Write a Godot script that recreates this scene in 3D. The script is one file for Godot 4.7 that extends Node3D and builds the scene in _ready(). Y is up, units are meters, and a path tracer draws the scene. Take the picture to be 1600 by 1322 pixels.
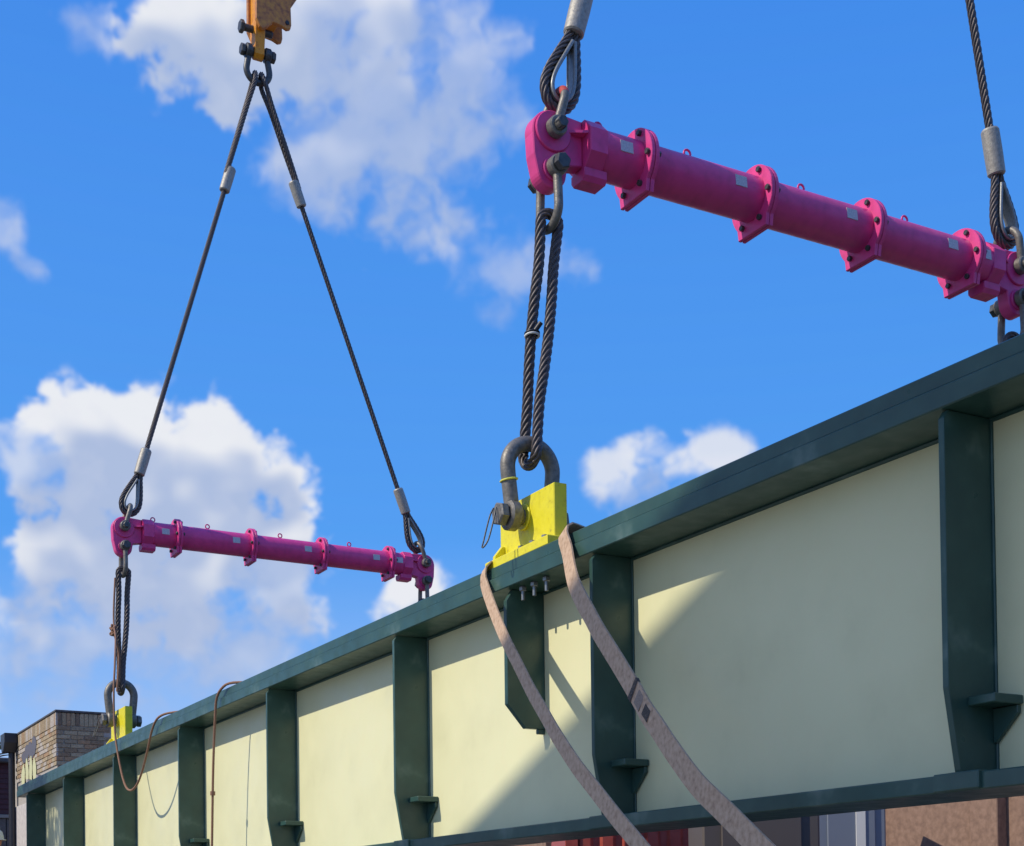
extends Node3D
# A pink-rigged lift of a green and cream steel bridge girder under a blue sky.
# X runs along the girder (towards the viewer's right), Z out of its web, Y up.

const EYE := 1.6
const UNDER := 3.207          # underside of the top flange
const FOOT := 2.09            # top of the bottom flange
const TOP := 3.332            # top of the top flange
const SUN := Vector3(0.19, -0.888, -1.0)

var M := {}
var used := {}
var rng := RandomNumberGenerator.new()

# ------------------------------------------------------------------ mesh tools
class MB:
	var v := PackedVector3Array()
	var n := PackedVector3Array()
	var c := PackedColorArray()
	var col := Color(1, 1, 1)
	var use_col := false
	func tri(a: Vector3, b: Vector3, d: Vector3, na: Vector3, nb: Vector3, nd: Vector3) -> void:
		if (b - a).cross(d - a).dot(na + nb + nd) > 0.0:
			v.append_array(PackedVector3Array([a, d, b])); n.append_array(PackedVector3Array([na, nd, nb]))
		else:
			v.append_array(PackedVector3Array([a, b, d])); n.append_array(PackedVector3Array([na, nb, nd]))
		if use_col:
			c.append_array(PackedColorArray([col, col, col]))
	func flat(a: Vector3, b: Vector3, d: Vector3, out: Vector3) -> void:
		var nn := (b - a).cross(d - a)
		if nn.length_squared() < 1e-18:
			return
		nn = nn.normalized()
		if nn.dot(out) < 0.0:
			nn = -nn
		tri(a, b, d, nn, nn, nn)
	func quad(a: Vector3, b: Vector3, d: Vector3, e: Vector3, out: Vector3) -> void:
		flat(a, b, d, out); flat(a, d, e, out)
	func squad(a: Vector3, b: Vector3, d: Vector3, e: Vector3, na: Vector3, nb: Vector3, nd: Vector3, ne: Vector3) -> void:
		tri(a, b, d, na, nb, nd); tri(a, d, e, na, nd, ne)
	func mesh(shift := Vector3.ZERO) -> ArrayMesh:
		var m := ArrayMesh.new()
		var arr := []
		arr.resize(Mesh.ARRAY_MAX)
		if shift != Vector3.ZERO:
			for i in v.size():
				v[i] -= shift
		arr[Mesh.ARRAY_VERTEX] = v
		arr[Mesh.ARRAY_NORMAL] = n
		if use_col:
			arr[Mesh.ARRAY_COLOR] = c
		m.add_surface_from_arrays(Mesh.PRIMITIVE_TRIANGLES, arr)
		return m

func inset(poly: PackedVector2Array, b: float) -> PackedVector2Array:
	# moves every corner of a counter-clockwise outline inwards by b
	var out := PackedVector2Array()
	var k := poly.size()
	for i in k:
		var p := poly[i]
		var d0 := (p - poly[(i + k - 1) % k]).normalized()
		var d1 := (poly[(i + 1) % k] - p).normalized()
		var n0 := Vector2(-d0.y, d0.x)
		var n1 := Vector2(-d1.y, d1.x)
		var m := (n0 + n1)
		var q := m.dot(n0)
		out.append(p + m * (b / max(q, 0.35)))
	return out

func ccw(poly: PackedVector2Array) -> PackedVector2Array:
	if Geometry2D.is_polygon_clockwise(poly):
		pass
	var area := 0.0
	for i in poly.size():
		var a := poly[i]
		var b := poly[(i + 1) % poly.size()]
		area += a.x * b.y - b.x * a.y
	if area < 0.0:
		poly = poly.duplicate()
		poly.reverse()
	return poly

# outline in the local XY plane, pushed out along local Z by depth about the middle, ends chamfered by b
func prism(mb: MB, outline, depth: float, t: Transform3D, b := 0.0, smooth := false) -> void:
	var poly := ccw(PackedVector2Array(outline))
	var small := inset(poly, b) if b > 0.0 else poly
	var idx := Geometry2D.triangulate_polygon(small)
	var h := depth * 0.5
	for s: float in [-1.0, 1.0]:
		var out := t.basis * Vector3(0, 0, s)
		for i in range(0, idx.size(), 3):
			mb.flat(t * Vector3(small[idx[i]].x, small[idx[i]].y, h * s), t * Vector3(small[idx[i + 1]].x, small[idx[i + 1]].y, h * s), t * Vector3(small[idx[i + 2]].x, small[idx[i + 2]].y, h * s), out)
	var k := poly.size()
	var nv := []
	for i in k:
		var d0 := (poly[i] - poly[(i + k - 1) % k]).normalized()
		var d1 := (poly[(i + 1) % k] - poly[i]).normalized()
		var m := Vector2(d0.y + d1.y, -d0.x - d1.x).normalized()
		nv.append(t.basis * Vector3(m.x, m.y, 0))
	for i in k:
		var j := (i + 1) % k
		var e := poly[j] - poly[i]
		var out := t.basis * Vector3(e.y, -e.x, 0)
		var p0 := t * Vector3(poly[i].x, poly[i].y, -h + b)
		var p1 := t * Vector3(poly[j].x, poly[j].y, -h + b)
		var p2 := t * Vector3(poly[j].x, poly[j].y, h - b)
		var p3 := t * Vector3(poly[i].x, poly[i].y, h - b)
		if smooth:
			mb.squad(p0, p1, p2, p3, nv[i], nv[j], nv[j], nv[i])
		else:
			mb.quad(p0, p1, p2, p3, out)
		if b > 0.0:
			for s: float in [-1.0, 1.0]:
				mb.quad(t * Vector3(poly[i].x, poly[i].y, (h - b) * s), t * Vector3(poly[j].x, poly[j].y, (h - b) * s), t * Vector3(small[j].x, small[j].y, h * s), t * Vector3(small[i].x, small[i].y, h * s), out + t.basis * Vector3(0, 0, s) * out.length())

func rect(x0: float, y0: float, x1: float, y1: float, b := 0.0) -> PackedVector2Array:
	if b <= 0.0:
		return PackedVector2Array([Vector2(x0, y0), Vector2(x1, y0), Vector2(x1, y1), Vector2(x0, y1)])
	return PackedVector2Array([Vector2(x0 + b, y0), Vector2(x1 - b, y0), Vector2(x1, y0 + b), Vector2(x1, y1 - b), Vector2(x1 - b, y1), Vector2(x0 + b, y1), Vector2(x0, y1 - b), Vector2(x0, y0 + b)])

func box(mb: MB, lo: Vector3, hi: Vector3, b := 0.0) -> void:
	var mid := (lo + hi) * 0.5
	var s := (hi - lo)
	prism(mb, rect(-s.x / 2, -s.y / 2, s.x / 2, s.y / 2, b), s.z, Transform3D(Basis(), mid), b)

# frames that put an outline drawn in (a, b) into the world
func plane_zy(x: float) -> Transform3D:      # outline (Z, Y), thickness along X
	return Transform3D(Basis(Vector3(0, 0, 1), Vector3(0, 1, 0), Vector3(-1, 0, 0)), Vector3(x, 0, 0))
func plane_xy(z: float) -> Transform3D:      # outline (X, Y), thickness along Z
	return Transform3D(Basis(), Vector3(0, 0, z))
func plane_xz(y: float) -> Transform3D:      # outline (X, Z), thickness along Y
	return Transform3D(Basis(Vector3(1, 0, 0), Vector3(0, 0, 1), Vector3(0, -1, 0)), Vector3(0, y, 0))

func arc(cx: float, cy: float, r: float, a0: float, a1: float, k: int) -> PackedVector2Array:
	var out := PackedVector2Array()
	for i in k + 1:
		var a := deg_to_rad(lerpf(a0, a1, float(i) / k))
		out.append(Vector2(cx + cos(a) * r, cy + sin(a) * r))
	return out

func frames(path: PackedVector3Array, closed: bool, start := Vector3.ZERO) -> Array:
	var k := path.size()
	var tan := []
	for i in k:
		var a := path[(i + k - 1) % k] if (closed or i > 0) else path[0]
		var b := path[(i + 1) % k] if (closed or i < k - 1) else path[k - 1]
		tan.append((b - a).normalized())
	var up := start
	if up == Vector3.ZERO:
		up = Vector3(0, 1, 0) if abs(tan[0].y) < 0.9 else Vector3(1, 0, 0)
	var out := []
	var u: Vector3 = (up - tan[0] * up.dot(tan[0])).normalized()
	for i in k:
		var t: Vector3 = tan[i]
		u = (u - t * u.dot(t)).normalized()
		out.append([u, t.cross(u)])
	return out

# a tube; rad is a number or one number per point
func tube(mb: MB, path: PackedVector3Array, rad, sides := 10, closed := false, caps := true) -> void:
	var fr := frames(path, closed)
	var k := path.size()
	var last := k if closed else k - 1
	for i in last:
		var j := (i + 1) % k
		var ri: float = rad if rad is float else rad[i]
		var rj: float = rad if rad is float else rad[j]
		for s in sides:
			var a0 := TAU * s / sides
			var a1 := TAU * (s + 1) / sides
			var n00: Vector3 = fr[i][0] * cos(a0) + fr[i][1] * sin(a0)
			var n01: Vector3 = fr[i][0] * cos(a1) + fr[i][1] * sin(a1)
			var n10: Vector3 = fr[j][0] * cos(a0) + fr[j][1] * sin(a0)
			var n11: Vector3 = fr[j][0] * cos(a1) + fr[j][1] * sin(a1)
			mb.squad(path[i] + n00 * ri, path[i] + n01 * ri, path[j] + n11 * rj, path[j] + n10 * rj, n00, n01, n11, n10)
	if caps and not closed:
		for e: int in [0, k - 1]:
			var out := (path[0] - path[1]) if e == 0 else (path[k - 1] - path[k - 2])
			var re: float = rad if rad is float else rad[e]
			for s in sides:
				var a0 := TAU * s / sides
				var a1 := TAU * (s + 1) / sides
				mb.flat(path[e], path[e] + (fr[e][0] * cos(a0) + fr[e][1] * sin(a0)) * re, path[e] + (fr[e][0] * cos(a1) + fr[e][1] * sin(a1)) * re, out)

# a six-strand wire rope laid along a path
func rope(mb: MB, path: PackedVector3Array, big: float, lay := 0.24, closed := false) -> void:
	var fr := frames(path, closed)
	var k := path.size()
	var sides := 36
	var prof := PackedFloat32Array()
	for s in sides:
		var d := fposmod(TAU * s / sides + PI / 6, PI / 3) - PI / 6
		var c := big * 2.0 / 3.0
		var rs := big / 3.0
		prof.append(c * cos(d) + sqrt(max(rs * rs - c * c * sin(d) * sin(d), 0.0)))
	var rings := []
	var along := 0.0
	for i in k:
		if i > 0:
			along += path[i].distance_to(path[i - 1])
		var ring := PackedVector3Array()
		var tw := along / lay * TAU
		for s in sides:
			var a := TAU * s / sides + tw
			ring.append(path[i] + (fr[i][0] * cos(a) + fr[i][1] * sin(a)) * prof[s])
		rings.append(ring)
	var last := k - 1
	# smooth normals from neighbours
	var nor := []
	for i in k:
		var nn := PackedVector3Array()
		var ra: PackedVector3Array = rings[max(i - 1, 0)]
		var rb: PackedVector3Array = rings[min(i + 1, k - 1)]
		var r: PackedVector3Array = rings[i]
		for s in sides:
			var x := (r[(s + 1) % sides] - r[(s + sides - 1) % sides]).cross(rb[s] - ra[s]).normalized()
			if x.dot(r[s] - path[i]) < 0.0:
				x = -x
			nn.append(x)
		nor.append(nn)
	for i in last:
		for s in sides:
			var s1 := (s + 1) % sides
			mb.squad(rings[i][s], rings[i][s1], rings[i + 1][s1], rings[i + 1][s], nor[i][s], nor[i][s1], nor[i + 1][s1], nor[i + 1][s])
	if closed:
		for s in sides:
			var s1 := (s + 1) % sides
			mb.squad(rings[k - 1][s], rings[k - 1][s1], rings[0][s1], rings[0][s], nor[k - 1][s], nor[k - 1][s1], nor[0][s1], nor[0][s])

# profile of (radius, height) turned about local Y
func lathe(mb: MB, prof: Array, t: Transform3D, sides := 20) -> void:
	for i in prof.size() - 1:
		var a: Vector2 = prof[i]
		var b: Vector2 = prof[i + 1]
		var d := (b - a)
		var nr := Vector2(d.y, -d.x).normalized()
		for s in sides:
			var c0 := Vector3(cos(TAU * s / sides), 0, sin(TAU * s / sides))
			var c1 := Vector3(cos(TAU * (s + 1) / sides), 0, sin(TAU * (s + 1) / sides))
			var n0 := t.basis * (c0 * nr.x + Vector3(0, nr.y, 0))
			var n1 := t.basis * (c1 * nr.x + Vector3(0, nr.y, 0))
			var p0 := t * (c0 * a.x + Vector3(0, a.y, 0))
			var p1 := t * (c1 * a.x + Vector3(0, a.y, 0))
			var q0 := t * (c0 * b.x + Vector3(0, b.y, 0))
			var q1 := t * (c1 * b.x + Vector3(0, b.y, 0))
			mb.squad(p0, p1, q1, q0, n0, n1, n1, n0)

func turned(axis: Vector3, at: Vector3) -> Transform3D:     # local Y along axis
	var y := axis.normalized()
	var x := y.cross(Vector3(0.31, 0.2, 0.93)).normalized()
	return Transform3D(Basis(x, y, x.cross(y)), at)

func drum(mb: MB, at: Vector3, axis: Vector3, r: float, length: float, b := 0.004, sides := 20) -> void:
	var h := length / 2
	lathe(mb, [Vector2(0, -h), Vector2(r - b, -h), Vector2(r, -h + b), Vector2(r, h - b), Vector2(r - b, h), Vector2(0, h)], turned(axis, at), sides)

func hexnut(mb: MB, at: Vector3, axis: Vector3, r: float, length: float) -> void:
	var t := turned(axis, at)
	var p := PackedVector2Array()
	for i in 6:
		p.append(Vector2(cos(TAU * i / 6), sin(TAU * i / 6)) * r)
	prism(mb, p, length, Transform3D(Basis(t.basis.x, t.basis.z, t.basis.y), at), r * 0.12)

func smooth_path(pts: Array, step: float, closed := false) -> PackedVector3Array:
	# Catmull-Rom through the points, evenly re-spaced
	var k := pts.size()
	var fine := PackedVector3Array()
	var segs := k if closed else k - 1
	for i in segs:
		var p0: Vector3 = pts[(i + k - 1) % k] if (closed or i > 0) else pts[0] * 2.0 - pts[1]
		var p1: Vector3 = pts[i]
		var p2: Vector3 = pts[(i + 1) % k]
		var p3: Vector3 = pts[(i + 2) % k] if (closed or i < k - 2) else pts[k - 1] * 2.0 - pts[k - 2]
		var m := 16
		for j in m:
			fine.append(p1.cubic_interpolate(p2, p0, p3, float(j) / m))
	fine.append(pts[0] if closed else pts[k - 1])
	var out := PackedVector3Array([fine[0]])
	var acc := 0.0
	for i in range(1, fine.size()):
		var seg := fine[i].distance_to(fine[i - 1])
		if seg <= 0.0:
			continue
		var from := fine[i - 1]
		var left := seg
		while acc + left >= step:
			var f := (step - acc) / left
			from = from.lerp(fine[i], f)
			out.append(from)
			left = from.distance_to(fine[i])
			acc = 0.0
		acc += left
	if closed:
		if out[out.size() - 1].distance_to(out[0]) < step * 0.5:
			out.remove_at(out.size() - 1)
	elif out[out.size() - 1].distance_to(fine[fine.size() - 1]) > step * 0.2:
		out.append(fine[fine.size() - 1])
	return out

# ------------------------------------------------------------------ scene tools
func numbered(called: String) -> String:
	if not used.has(called):
		used[called] = 0
		return called
	used[called] += 1
	return "%s_%03d" % [called, used[called]]

func thing(called: String, label: String, category: String, at: Vector3, group := "") -> Node3D:
	var o := Node3D.new()
	o.name = numbered(called)
	add_child(o)
	o.position = at
	o.set_meta("label", label)
	o.set_meta("category", category)
	if group != "":
		o.set_meta("group", group)
	return o

# one named mesh under its thing; positions in mb are world positions when world is true
func part(called: String, mb: MB, mat: Material, parent: Node3D, world := true, label := "") -> MeshInstance3D:
	var o := MeshInstance3D.new()
	o.name = called
	var shift := Vector3.ZERO
	if world:
		var q: Node = parent
		while q != self and q is Node3D:
			shift += q.position
			q = q.get_parent()
	o.mesh = mb.mesh(shift)
	o.material_override = mat
	parent.add_child(o, true)
	if label != "":
		o.set_meta("label", label)
	return o

func structure(called: String, mb: MB, mat: Material) -> MeshInstance3D:
	var o := part(called, mb, mat, self)
	o.set_meta("kind", "structure")
	return o

func copy_of(o: Node3D, at: Vector3, label: String) -> Node3D:
	var base := String(o.name)
	if base.length() > 4 and base.substr(base.length() - 4, 1) == "_" and base.right(3).is_valid_int():
		base = base.left(base.length() - 4)
	var c: Node3D = o.duplicate()
	c.name = numbered(base)
	add_child(c)
	c.position = at
	c.set_meta("label", label)
	return c

# ------------------------------------------------------------------ materials
func lin(r: float, g: float, b: float) -> Color:
	return Color(r, g, b).linear_to_srgb()

func noise_image(seed_value: int, freq: float, octaves: int, size: int, stops: Array) -> ImageTexture:
	# stops: [position, linear colour] pairs, mapped over a seamless noise
	var f := FastNoiseLite.new()
	f.seed = seed_value
	f.noise_type = FastNoiseLite.TYPE_SIMPLEX_SMOOTH
	f.frequency = freq
	f.fractal_octaves = octaves
	f.fractal_gain = 0.55
	var im := f.get_seamless_image(size, size, false, false, 0.15, true)
	var g := Gradient.new()
	var offs := PackedFloat32Array()
	var cols := PackedColorArray()
	for s in stops:
		offs.append(s[0])
		cols.append((s[1] as Color))
	g.offsets = offs
	g.colors = cols
	var table := []
	for i in 256:
		table.append(g.sample(i / 255.0))
	var data := im.get_data()
	var outd := PackedByteArray()
	outd.resize(size * size * 3)
	for i in size * size:
		var c: Color = table[data[i]]
		outd[i * 3] = int(clampf(c.r, 0, 1) * 255.0 + 0.5)
		outd[i * 3 + 1] = int(clampf(c.g, 0, 1) * 255.0 + 0.5)
		outd[i * 3 + 2] = int(clampf(c.b, 0, 1) * 255.0 + 0.5)
	return ImageTexture.create_from_image(Image.create_from_data(size, size, false, Image.FORMAT_RGB8, outd))

func bump_image(seed_value: int, freq: float, octaves: int, size: int, strength: float) -> ImageTexture:
	var f := FastNoiseLite.new()
	f.seed = seed_value
	f.frequency = freq
	f.fractal_octaves = octaves
	var im := f.get_seamless_image(size, size, false, false, 0.15, true)
	im.convert(Image.FORMAT_RGBA8)
	im.bump_map_to_normal_map(strength)
	return ImageTexture.create_from_image(im)

func mat(color: Color, rough: float, metal := 0.0) -> StandardMaterial3D:
	var m := StandardMaterial3D.new()
	m.albedo_color = color
	m.roughness = rough
	m.metallic = metal
	return m

# mottled surface: stops are sRGB colours, scale is repeats per metre
func mottled(seed_value: int, freq: float, stops: Array, scale: float, rough: float, metal := 0.0, bump := 0.0, size := 256) -> StandardMaterial3D:
	var m := StandardMaterial3D.new()
	m.albedo_texture = noise_image(seed_value, freq, 5, size, stops)
	m.roughness = rough
	m.metallic = metal
	m.uv1_triplanar = true
	m.uv1_world_triplanar = true
	m.uv1_scale = Vector3.ONE * scale
	if bump > 0.0:
		m.normal_enabled = true
		m.normal_texture = bump_image(seed_value + 50, freq * 2.0, 4, size, 6.0)
		m.normal_scale = bump
	return m

func make_materials() -> void:
	M.green = mottled(3, 0.012, [[0.0, lin(0.024, 0.066, 0.056)], [0.45, lin(0.032, 0.084, 0.070)], [0.68, lin(0.037, 0.094, 0.078)], [0.82, lin(0.062, 0.124, 0.105)], [1.0, lin(0.11, 0.17, 0.15)]], 0.9, 0.33)
	M.cream = mottled(5, 0.018, [[0.0, lin(0.72, 0.71, 0.43)], [0.2, lin(0.765, 0.755, 0.46)], [0.5, lin(0.795, 0.785, 0.48)], [1.0, lin(0.81, 0.80, 0.495)]], 0.45, 0.42)
	M.cream.normal_enabled = true
	M.cream.normal_texture = bump_image(71, 0.006, 2, 256, 3.0)
	M.cream.normal_scale = 0.10
	M.pink = mottled(7, 0.02, [[0.0, lin(0.30, 0.045, 0.13)], [0.14, lin(0.60, 0.045, 0.21)], [0.5, lin(0.72, 0.052, 0.25)], [0.8, lin(0.76, 0.062, 0.275)], [0.9, lin(0.62, 0.06, 0.21)], [1.0, lin(0.34, 0.09, 0.15)]], 1.6, 0.36)
	M.yellow = mottled(9, 0.02, [[0.0, lin(0.42, 0.35, 0.05)], [0.14, lin(0.70, 0.62, 0.025)], [0.5, lin(0.80, 0.72, 0.03)], [0.86, lin(0.77, 0.68, 0.025)], [1.0, lin(0.50, 0.42, 0.07)]], 2.5, 0.5, 0.0, 0.08)
	for k in ["pink", "green", "cream", "yellow"]:
		M[k].roughness_texture = noise_image(140, 0.03, 5, 256, [[0.0, Color(0.55, 0.55, 0.55)], [0.5, Color(0.8, 0.8, 0.8)], [1.0, Color(1, 1, 1)]])
		M[k].roughness_texture_channel = BaseMaterial3D.TEXTURE_CHANNEL_GREEN
		M[k].roughness = {"pink": 0.52, "green": 0.46, "cream": 0.52, "yellow": 0.62}[k]
	M.steel = mottled(11, 0.02, [[0.0, lin(0.10, 0.095, 0.085)], [0.5, lin(0.19, 0.18, 0.16)], [0.8, lin(0.24, 0.225, 0.20)], [1.0, lin(0.22, 0.17, 0.12)]], 5.0, 0.5, 0.35, 0.25)
	M.dark_steel = mottled(13, 0.02, [[0.0, lin(0.04, 0.045, 0.05)], [0.6, lin(0.085, 0.09, 0.095)], [1.0, lin(0.12, 0.11, 0.10)]], 5.0, 0.45, 0.4)
	M.rope = mottled(15, 0.03, [[0.0, lin(0.055, 0.05, 0.052)], [0.5, lin(0.095, 0.085, 0.088)], [0.8, lin(0.15, 0.125, 0.115)], [1.0, lin(0.20, 0.14, 0.115)]], 6.0, 0.46, 0.35)
	M.ferrule = mottled(17, 0.03, [[0.0, lin(0.22, 0.21, 0.19)], [0.5, lin(0.33, 0.32, 0.29)], [0.85, lin(0.40, 0.38, 0.34)], [1.0, lin(0.30, 0.24, 0.18)]], 5.0, 0.55, 0.35, 0.25)
	M.galv = mottled(19, 0.03, [[0.0, lin(0.17, 0.185, 0.19)], [0.6, lin(0.27, 0.285, 0.29)], [1.0, lin(0.33, 0.33, 0.32)]], 6.0, 0.42, 0.5)
	M.zinc = mat(lin(0.26, 0.275, 0.28), 0.36, 0.6)
	M.strap = mottled(21, 0.05, [[0.0, lin(0.24, 0.15, 0.10)], [0.25, lin(0.46, 0.31, 0.205)], [0.6, lin(0.58, 0.41, 0.28)], [1.0, lin(0.64, 0.48, 0.345)]], 2.2, 0.92, 0.0, 0.10)
	M.cord = mottled(23, 0.04, [[0.0, lin(0.20, 0.10, 0.06)], [1.0, lin(0.36, 0.21, 0.14)]], 9.0, 0.9)
	M.orange = mottled(25, 0.02, [[0.0, lin(0.42, 0.13, 0.012)], [0.4, lin(0.72, 0.28, 0.012)], [0.75, lin(0.78, 0.32, 0.014)], [1.0, lin(0.35, 0.12, 0.03)]], 2.5, 0.45)
	M.worn_black = mottled(28, 0.05, [[0.0, lin(0.03, 0.027, 0.025)], [0.6, lin(0.09, 0.075, 0.065)], [1.0, lin(0.32, 0.24, 0.19)]], 8.0, 0.9)
	M.worn_label = mottled(30, 0.05, [[0.0, lin(0.20, 0.15, 0.12)], [1.0, lin(0.42, 0.34, 0.28)]], 8.0, 0.9)
	M.plate = mottled(33, 0.06, [[0.0, lin(0.40, 0.36, 0.37)], [1.0, lin(0.64, 0.61, 0.62)]], 6.0, 0.4, 0.2)
	M.tie_yellow = mat(lin(0.75, 0.72, 0.10), 0.5)
	M.tie_white = mat(lin(0.75, 0.75, 0.7), 0.5)
	M.red_paint = mat(lin(0.50, 0.07, 0.05), 0.5)
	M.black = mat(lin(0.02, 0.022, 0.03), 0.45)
	M.mortar = mottled(27, 0.03, [[0.0, lin(0.34, 0.31, 0.27)], [1.0, lin(0.52, 0.48, 0.43)]], 3.0, 0.95)
	M.shaded_orange = mottled(26, 0.02, [[0.0, lin(0.24, 0.08, 0.03)], [0.45, lin(0.50, 0.19, 0.045)], [1.0, lin(0.66, 0.30, 0.04)]], 2.5, 0.5)  # browner orange, the shade on the link's side plates painted in
	M.asphalt = mottled(29, 0.02, [[0.0, lin(0.16, 0.155, 0.14)], [0.6, lin(0.235, 0.225, 0.20)], [1.0, lin(0.29, 0.28, 0.25)]], 0.35, 0.95, 0.0, 0.4)
	M.coping = mottled(31, 0.02, [[0.0, lin(0.05, 0.05, 0.055)], [1.0, lin(0.11, 0.11, 0.115)]], 2.0, 0.8)

func _ready() -> void:
	rng.seed = 20240611
	# ---------------------------------------------------------------- camera
	var cam := Camera3D.new()
	cam.name = "camera"
	cam.transform = Transform3D(Basis(Vector3(0.48969, -0.01294, -0.87180), Vector3(0.02133, 0.99977, -0.00286), Vector3(0.87164, -0.01720, 0.48985)).orthonormalized(), Vector3(3.2454, EYE, 3.5657))
	cam.projection = Camera3D.PROJECTION_FRUSTUM
	cam.near = 0.05
	cam.far = 3000.0
	cam.size = 0.05 * 1322.0 / 2300.86
	cam.frustum_offset = Vector2(0, 0.05 * (1410.6 - 661.0) / 2300.86)
	add_child(cam)
	cam.current = true
	# ---------------------------------------------------------------- light
	var env := Environment.new()
	env.background_mode = Environment.BG_SKY
	env.tonemap_mode = Environment.TONE_MAPPER_LINEAR
	env.tonemap_exposure = 1.35
	env.background_energy_multiplier = 0.74
	env.sdfgi_enabled = true
	env.ssao_enabled = true
	env.ssil_enabled = true
	var sky := Sky.new()
	var pano := PanoramaSkyMaterial.new()
	pano.panorama = sky_image()
	sky.sky_material = pano
	env.sky = sky
	var we := WorldEnvironment.new()
	we.name = "world_environment"
	we.environment = env
	add_child(we)
	var sun := DirectionalLight3D.new()
	sun.name = "sun"
	sun.light_energy = 0.86
	sun.light_color = Color(1.0, 0.955, 0.88)
	sun.light_angular_distance = 0.5
	sun.shadow_enabled = true
	add_child(sun)
	sun.look_at_from_position(Vector3(0, 20, 0), Vector3(0, 20, 0) + SUN, Vector3.UP)
	# ---------------------------------------------------------------- place
	make_materials()
	build_ground()
	build_surroundings()
	build_bridge()
	build_rigging()
	build_lines()

# ------------------------------------------------------------------ sky
# clouds as patches of [bearing, height, half width, half height, weight] in degrees
const CLOUDS := [[197.38,31.50,3.16,1.60,1.00],[200.28,30.61,3.96,2.00,1.00],[203.76,31.33,5.52,2.87,0.80],[205.97,29.12,3.77,2.82,0.68],[203.70,27.90,3.75,2.13,0.72],[205.67,26.14,2.25,1.61,0.76],[207.26,31.40,2.51,2.17,0.60],[190.55,24.73,0.68,0.88,0.60],[191.33,23.42,0.68,0.40,0.50],[193.01,18.53,2.22,1.19,1.00],[194.63,17.98,2.85,1.64,1.00],[198.43,17.97,2.68,1.44,1.00],[200.25,17.37,1.47,1.01,0.90],[196.02,16.28,4.82,2.01,1.00],[192.97,14.76,2.56,1.35,1.00],[191.60,14.00,1.49,1.34,1.00],[195.53,13.75,5.29,2.51,0.95],[199.61,15.06,2.45,1.15,1.00],[201.53,12.06,1.28,1.30,0.90],[196.46,11.70,5.81,1.63,0.90],[192.94,10.87,3.51,1.62,0.70],[191.33,8.83,1.37,0.93,0.60],[205.75,12.80,1.25,1.19,0.90],[204.49,11.97,1.12,0.67,0.90],[209.65,24.07,2.13,1.15,0.50],[211.92,24.44,1.13,0.62,0.50],[208.88,22.91,1.00,0.38,0.40],[215.54,17.52,2.58,1.02,0.85],[213.55,17.14,1.24,1.14,0.80],[214.81,18.23,0.99,0.79,0.80],[217.27,17.78,1.71,0.68,0.80],[214.53,16.42,1.49,0.92,0.60],[209.74,29.51,0.75,0.61,0.45],[193.35,31.10,0.82,0.71,0.45],[200.72,26.58,0.98,0.40,0.35],[192.25,9.91,3.48,1.39,0.62],[197.15,9.83,4.36,1.18,0.62],[200.08,13.33,2.70,1.86,0.80],[191.62,17.11,1.60,1.31,0.70],[190.68,11.68,1.36,1.36,0.80],[199.09,11.06,2.93,1.18,0.70],[195.72,8.61,3.83,0.95,0.55]]

var puff := FastNoiseLite.new()
var warp := FastNoiseLite.new()
var broad := FastNoiseLite.new()
var all_clouds := []

func cloud_field(az: float, el: float) -> Vector2:
	# how deep inside a patch, and that patch's weight
	var best := -1.0
	var w := 0.6
	for c in all_clouds:
		var da: float = fposmod(az - c[0] + 180.0, 360.0) - 180.0
		if absf(da) > c[2] * 1.7:
			continue
		var de: float = el - c[1]
		if absf(de) > c[3] * 1.7:
			continue
		var q: float = 1.0 - (da * da) / (c[2] * c[2]) - (de * de) / (c[3] * c[3])
		if q > best:
			best = q
			w = c[4]
		elif q > -0.2:
			w = maxf(w, c[4])
	return Vector2(maxf(best, -1.0), w)

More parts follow.
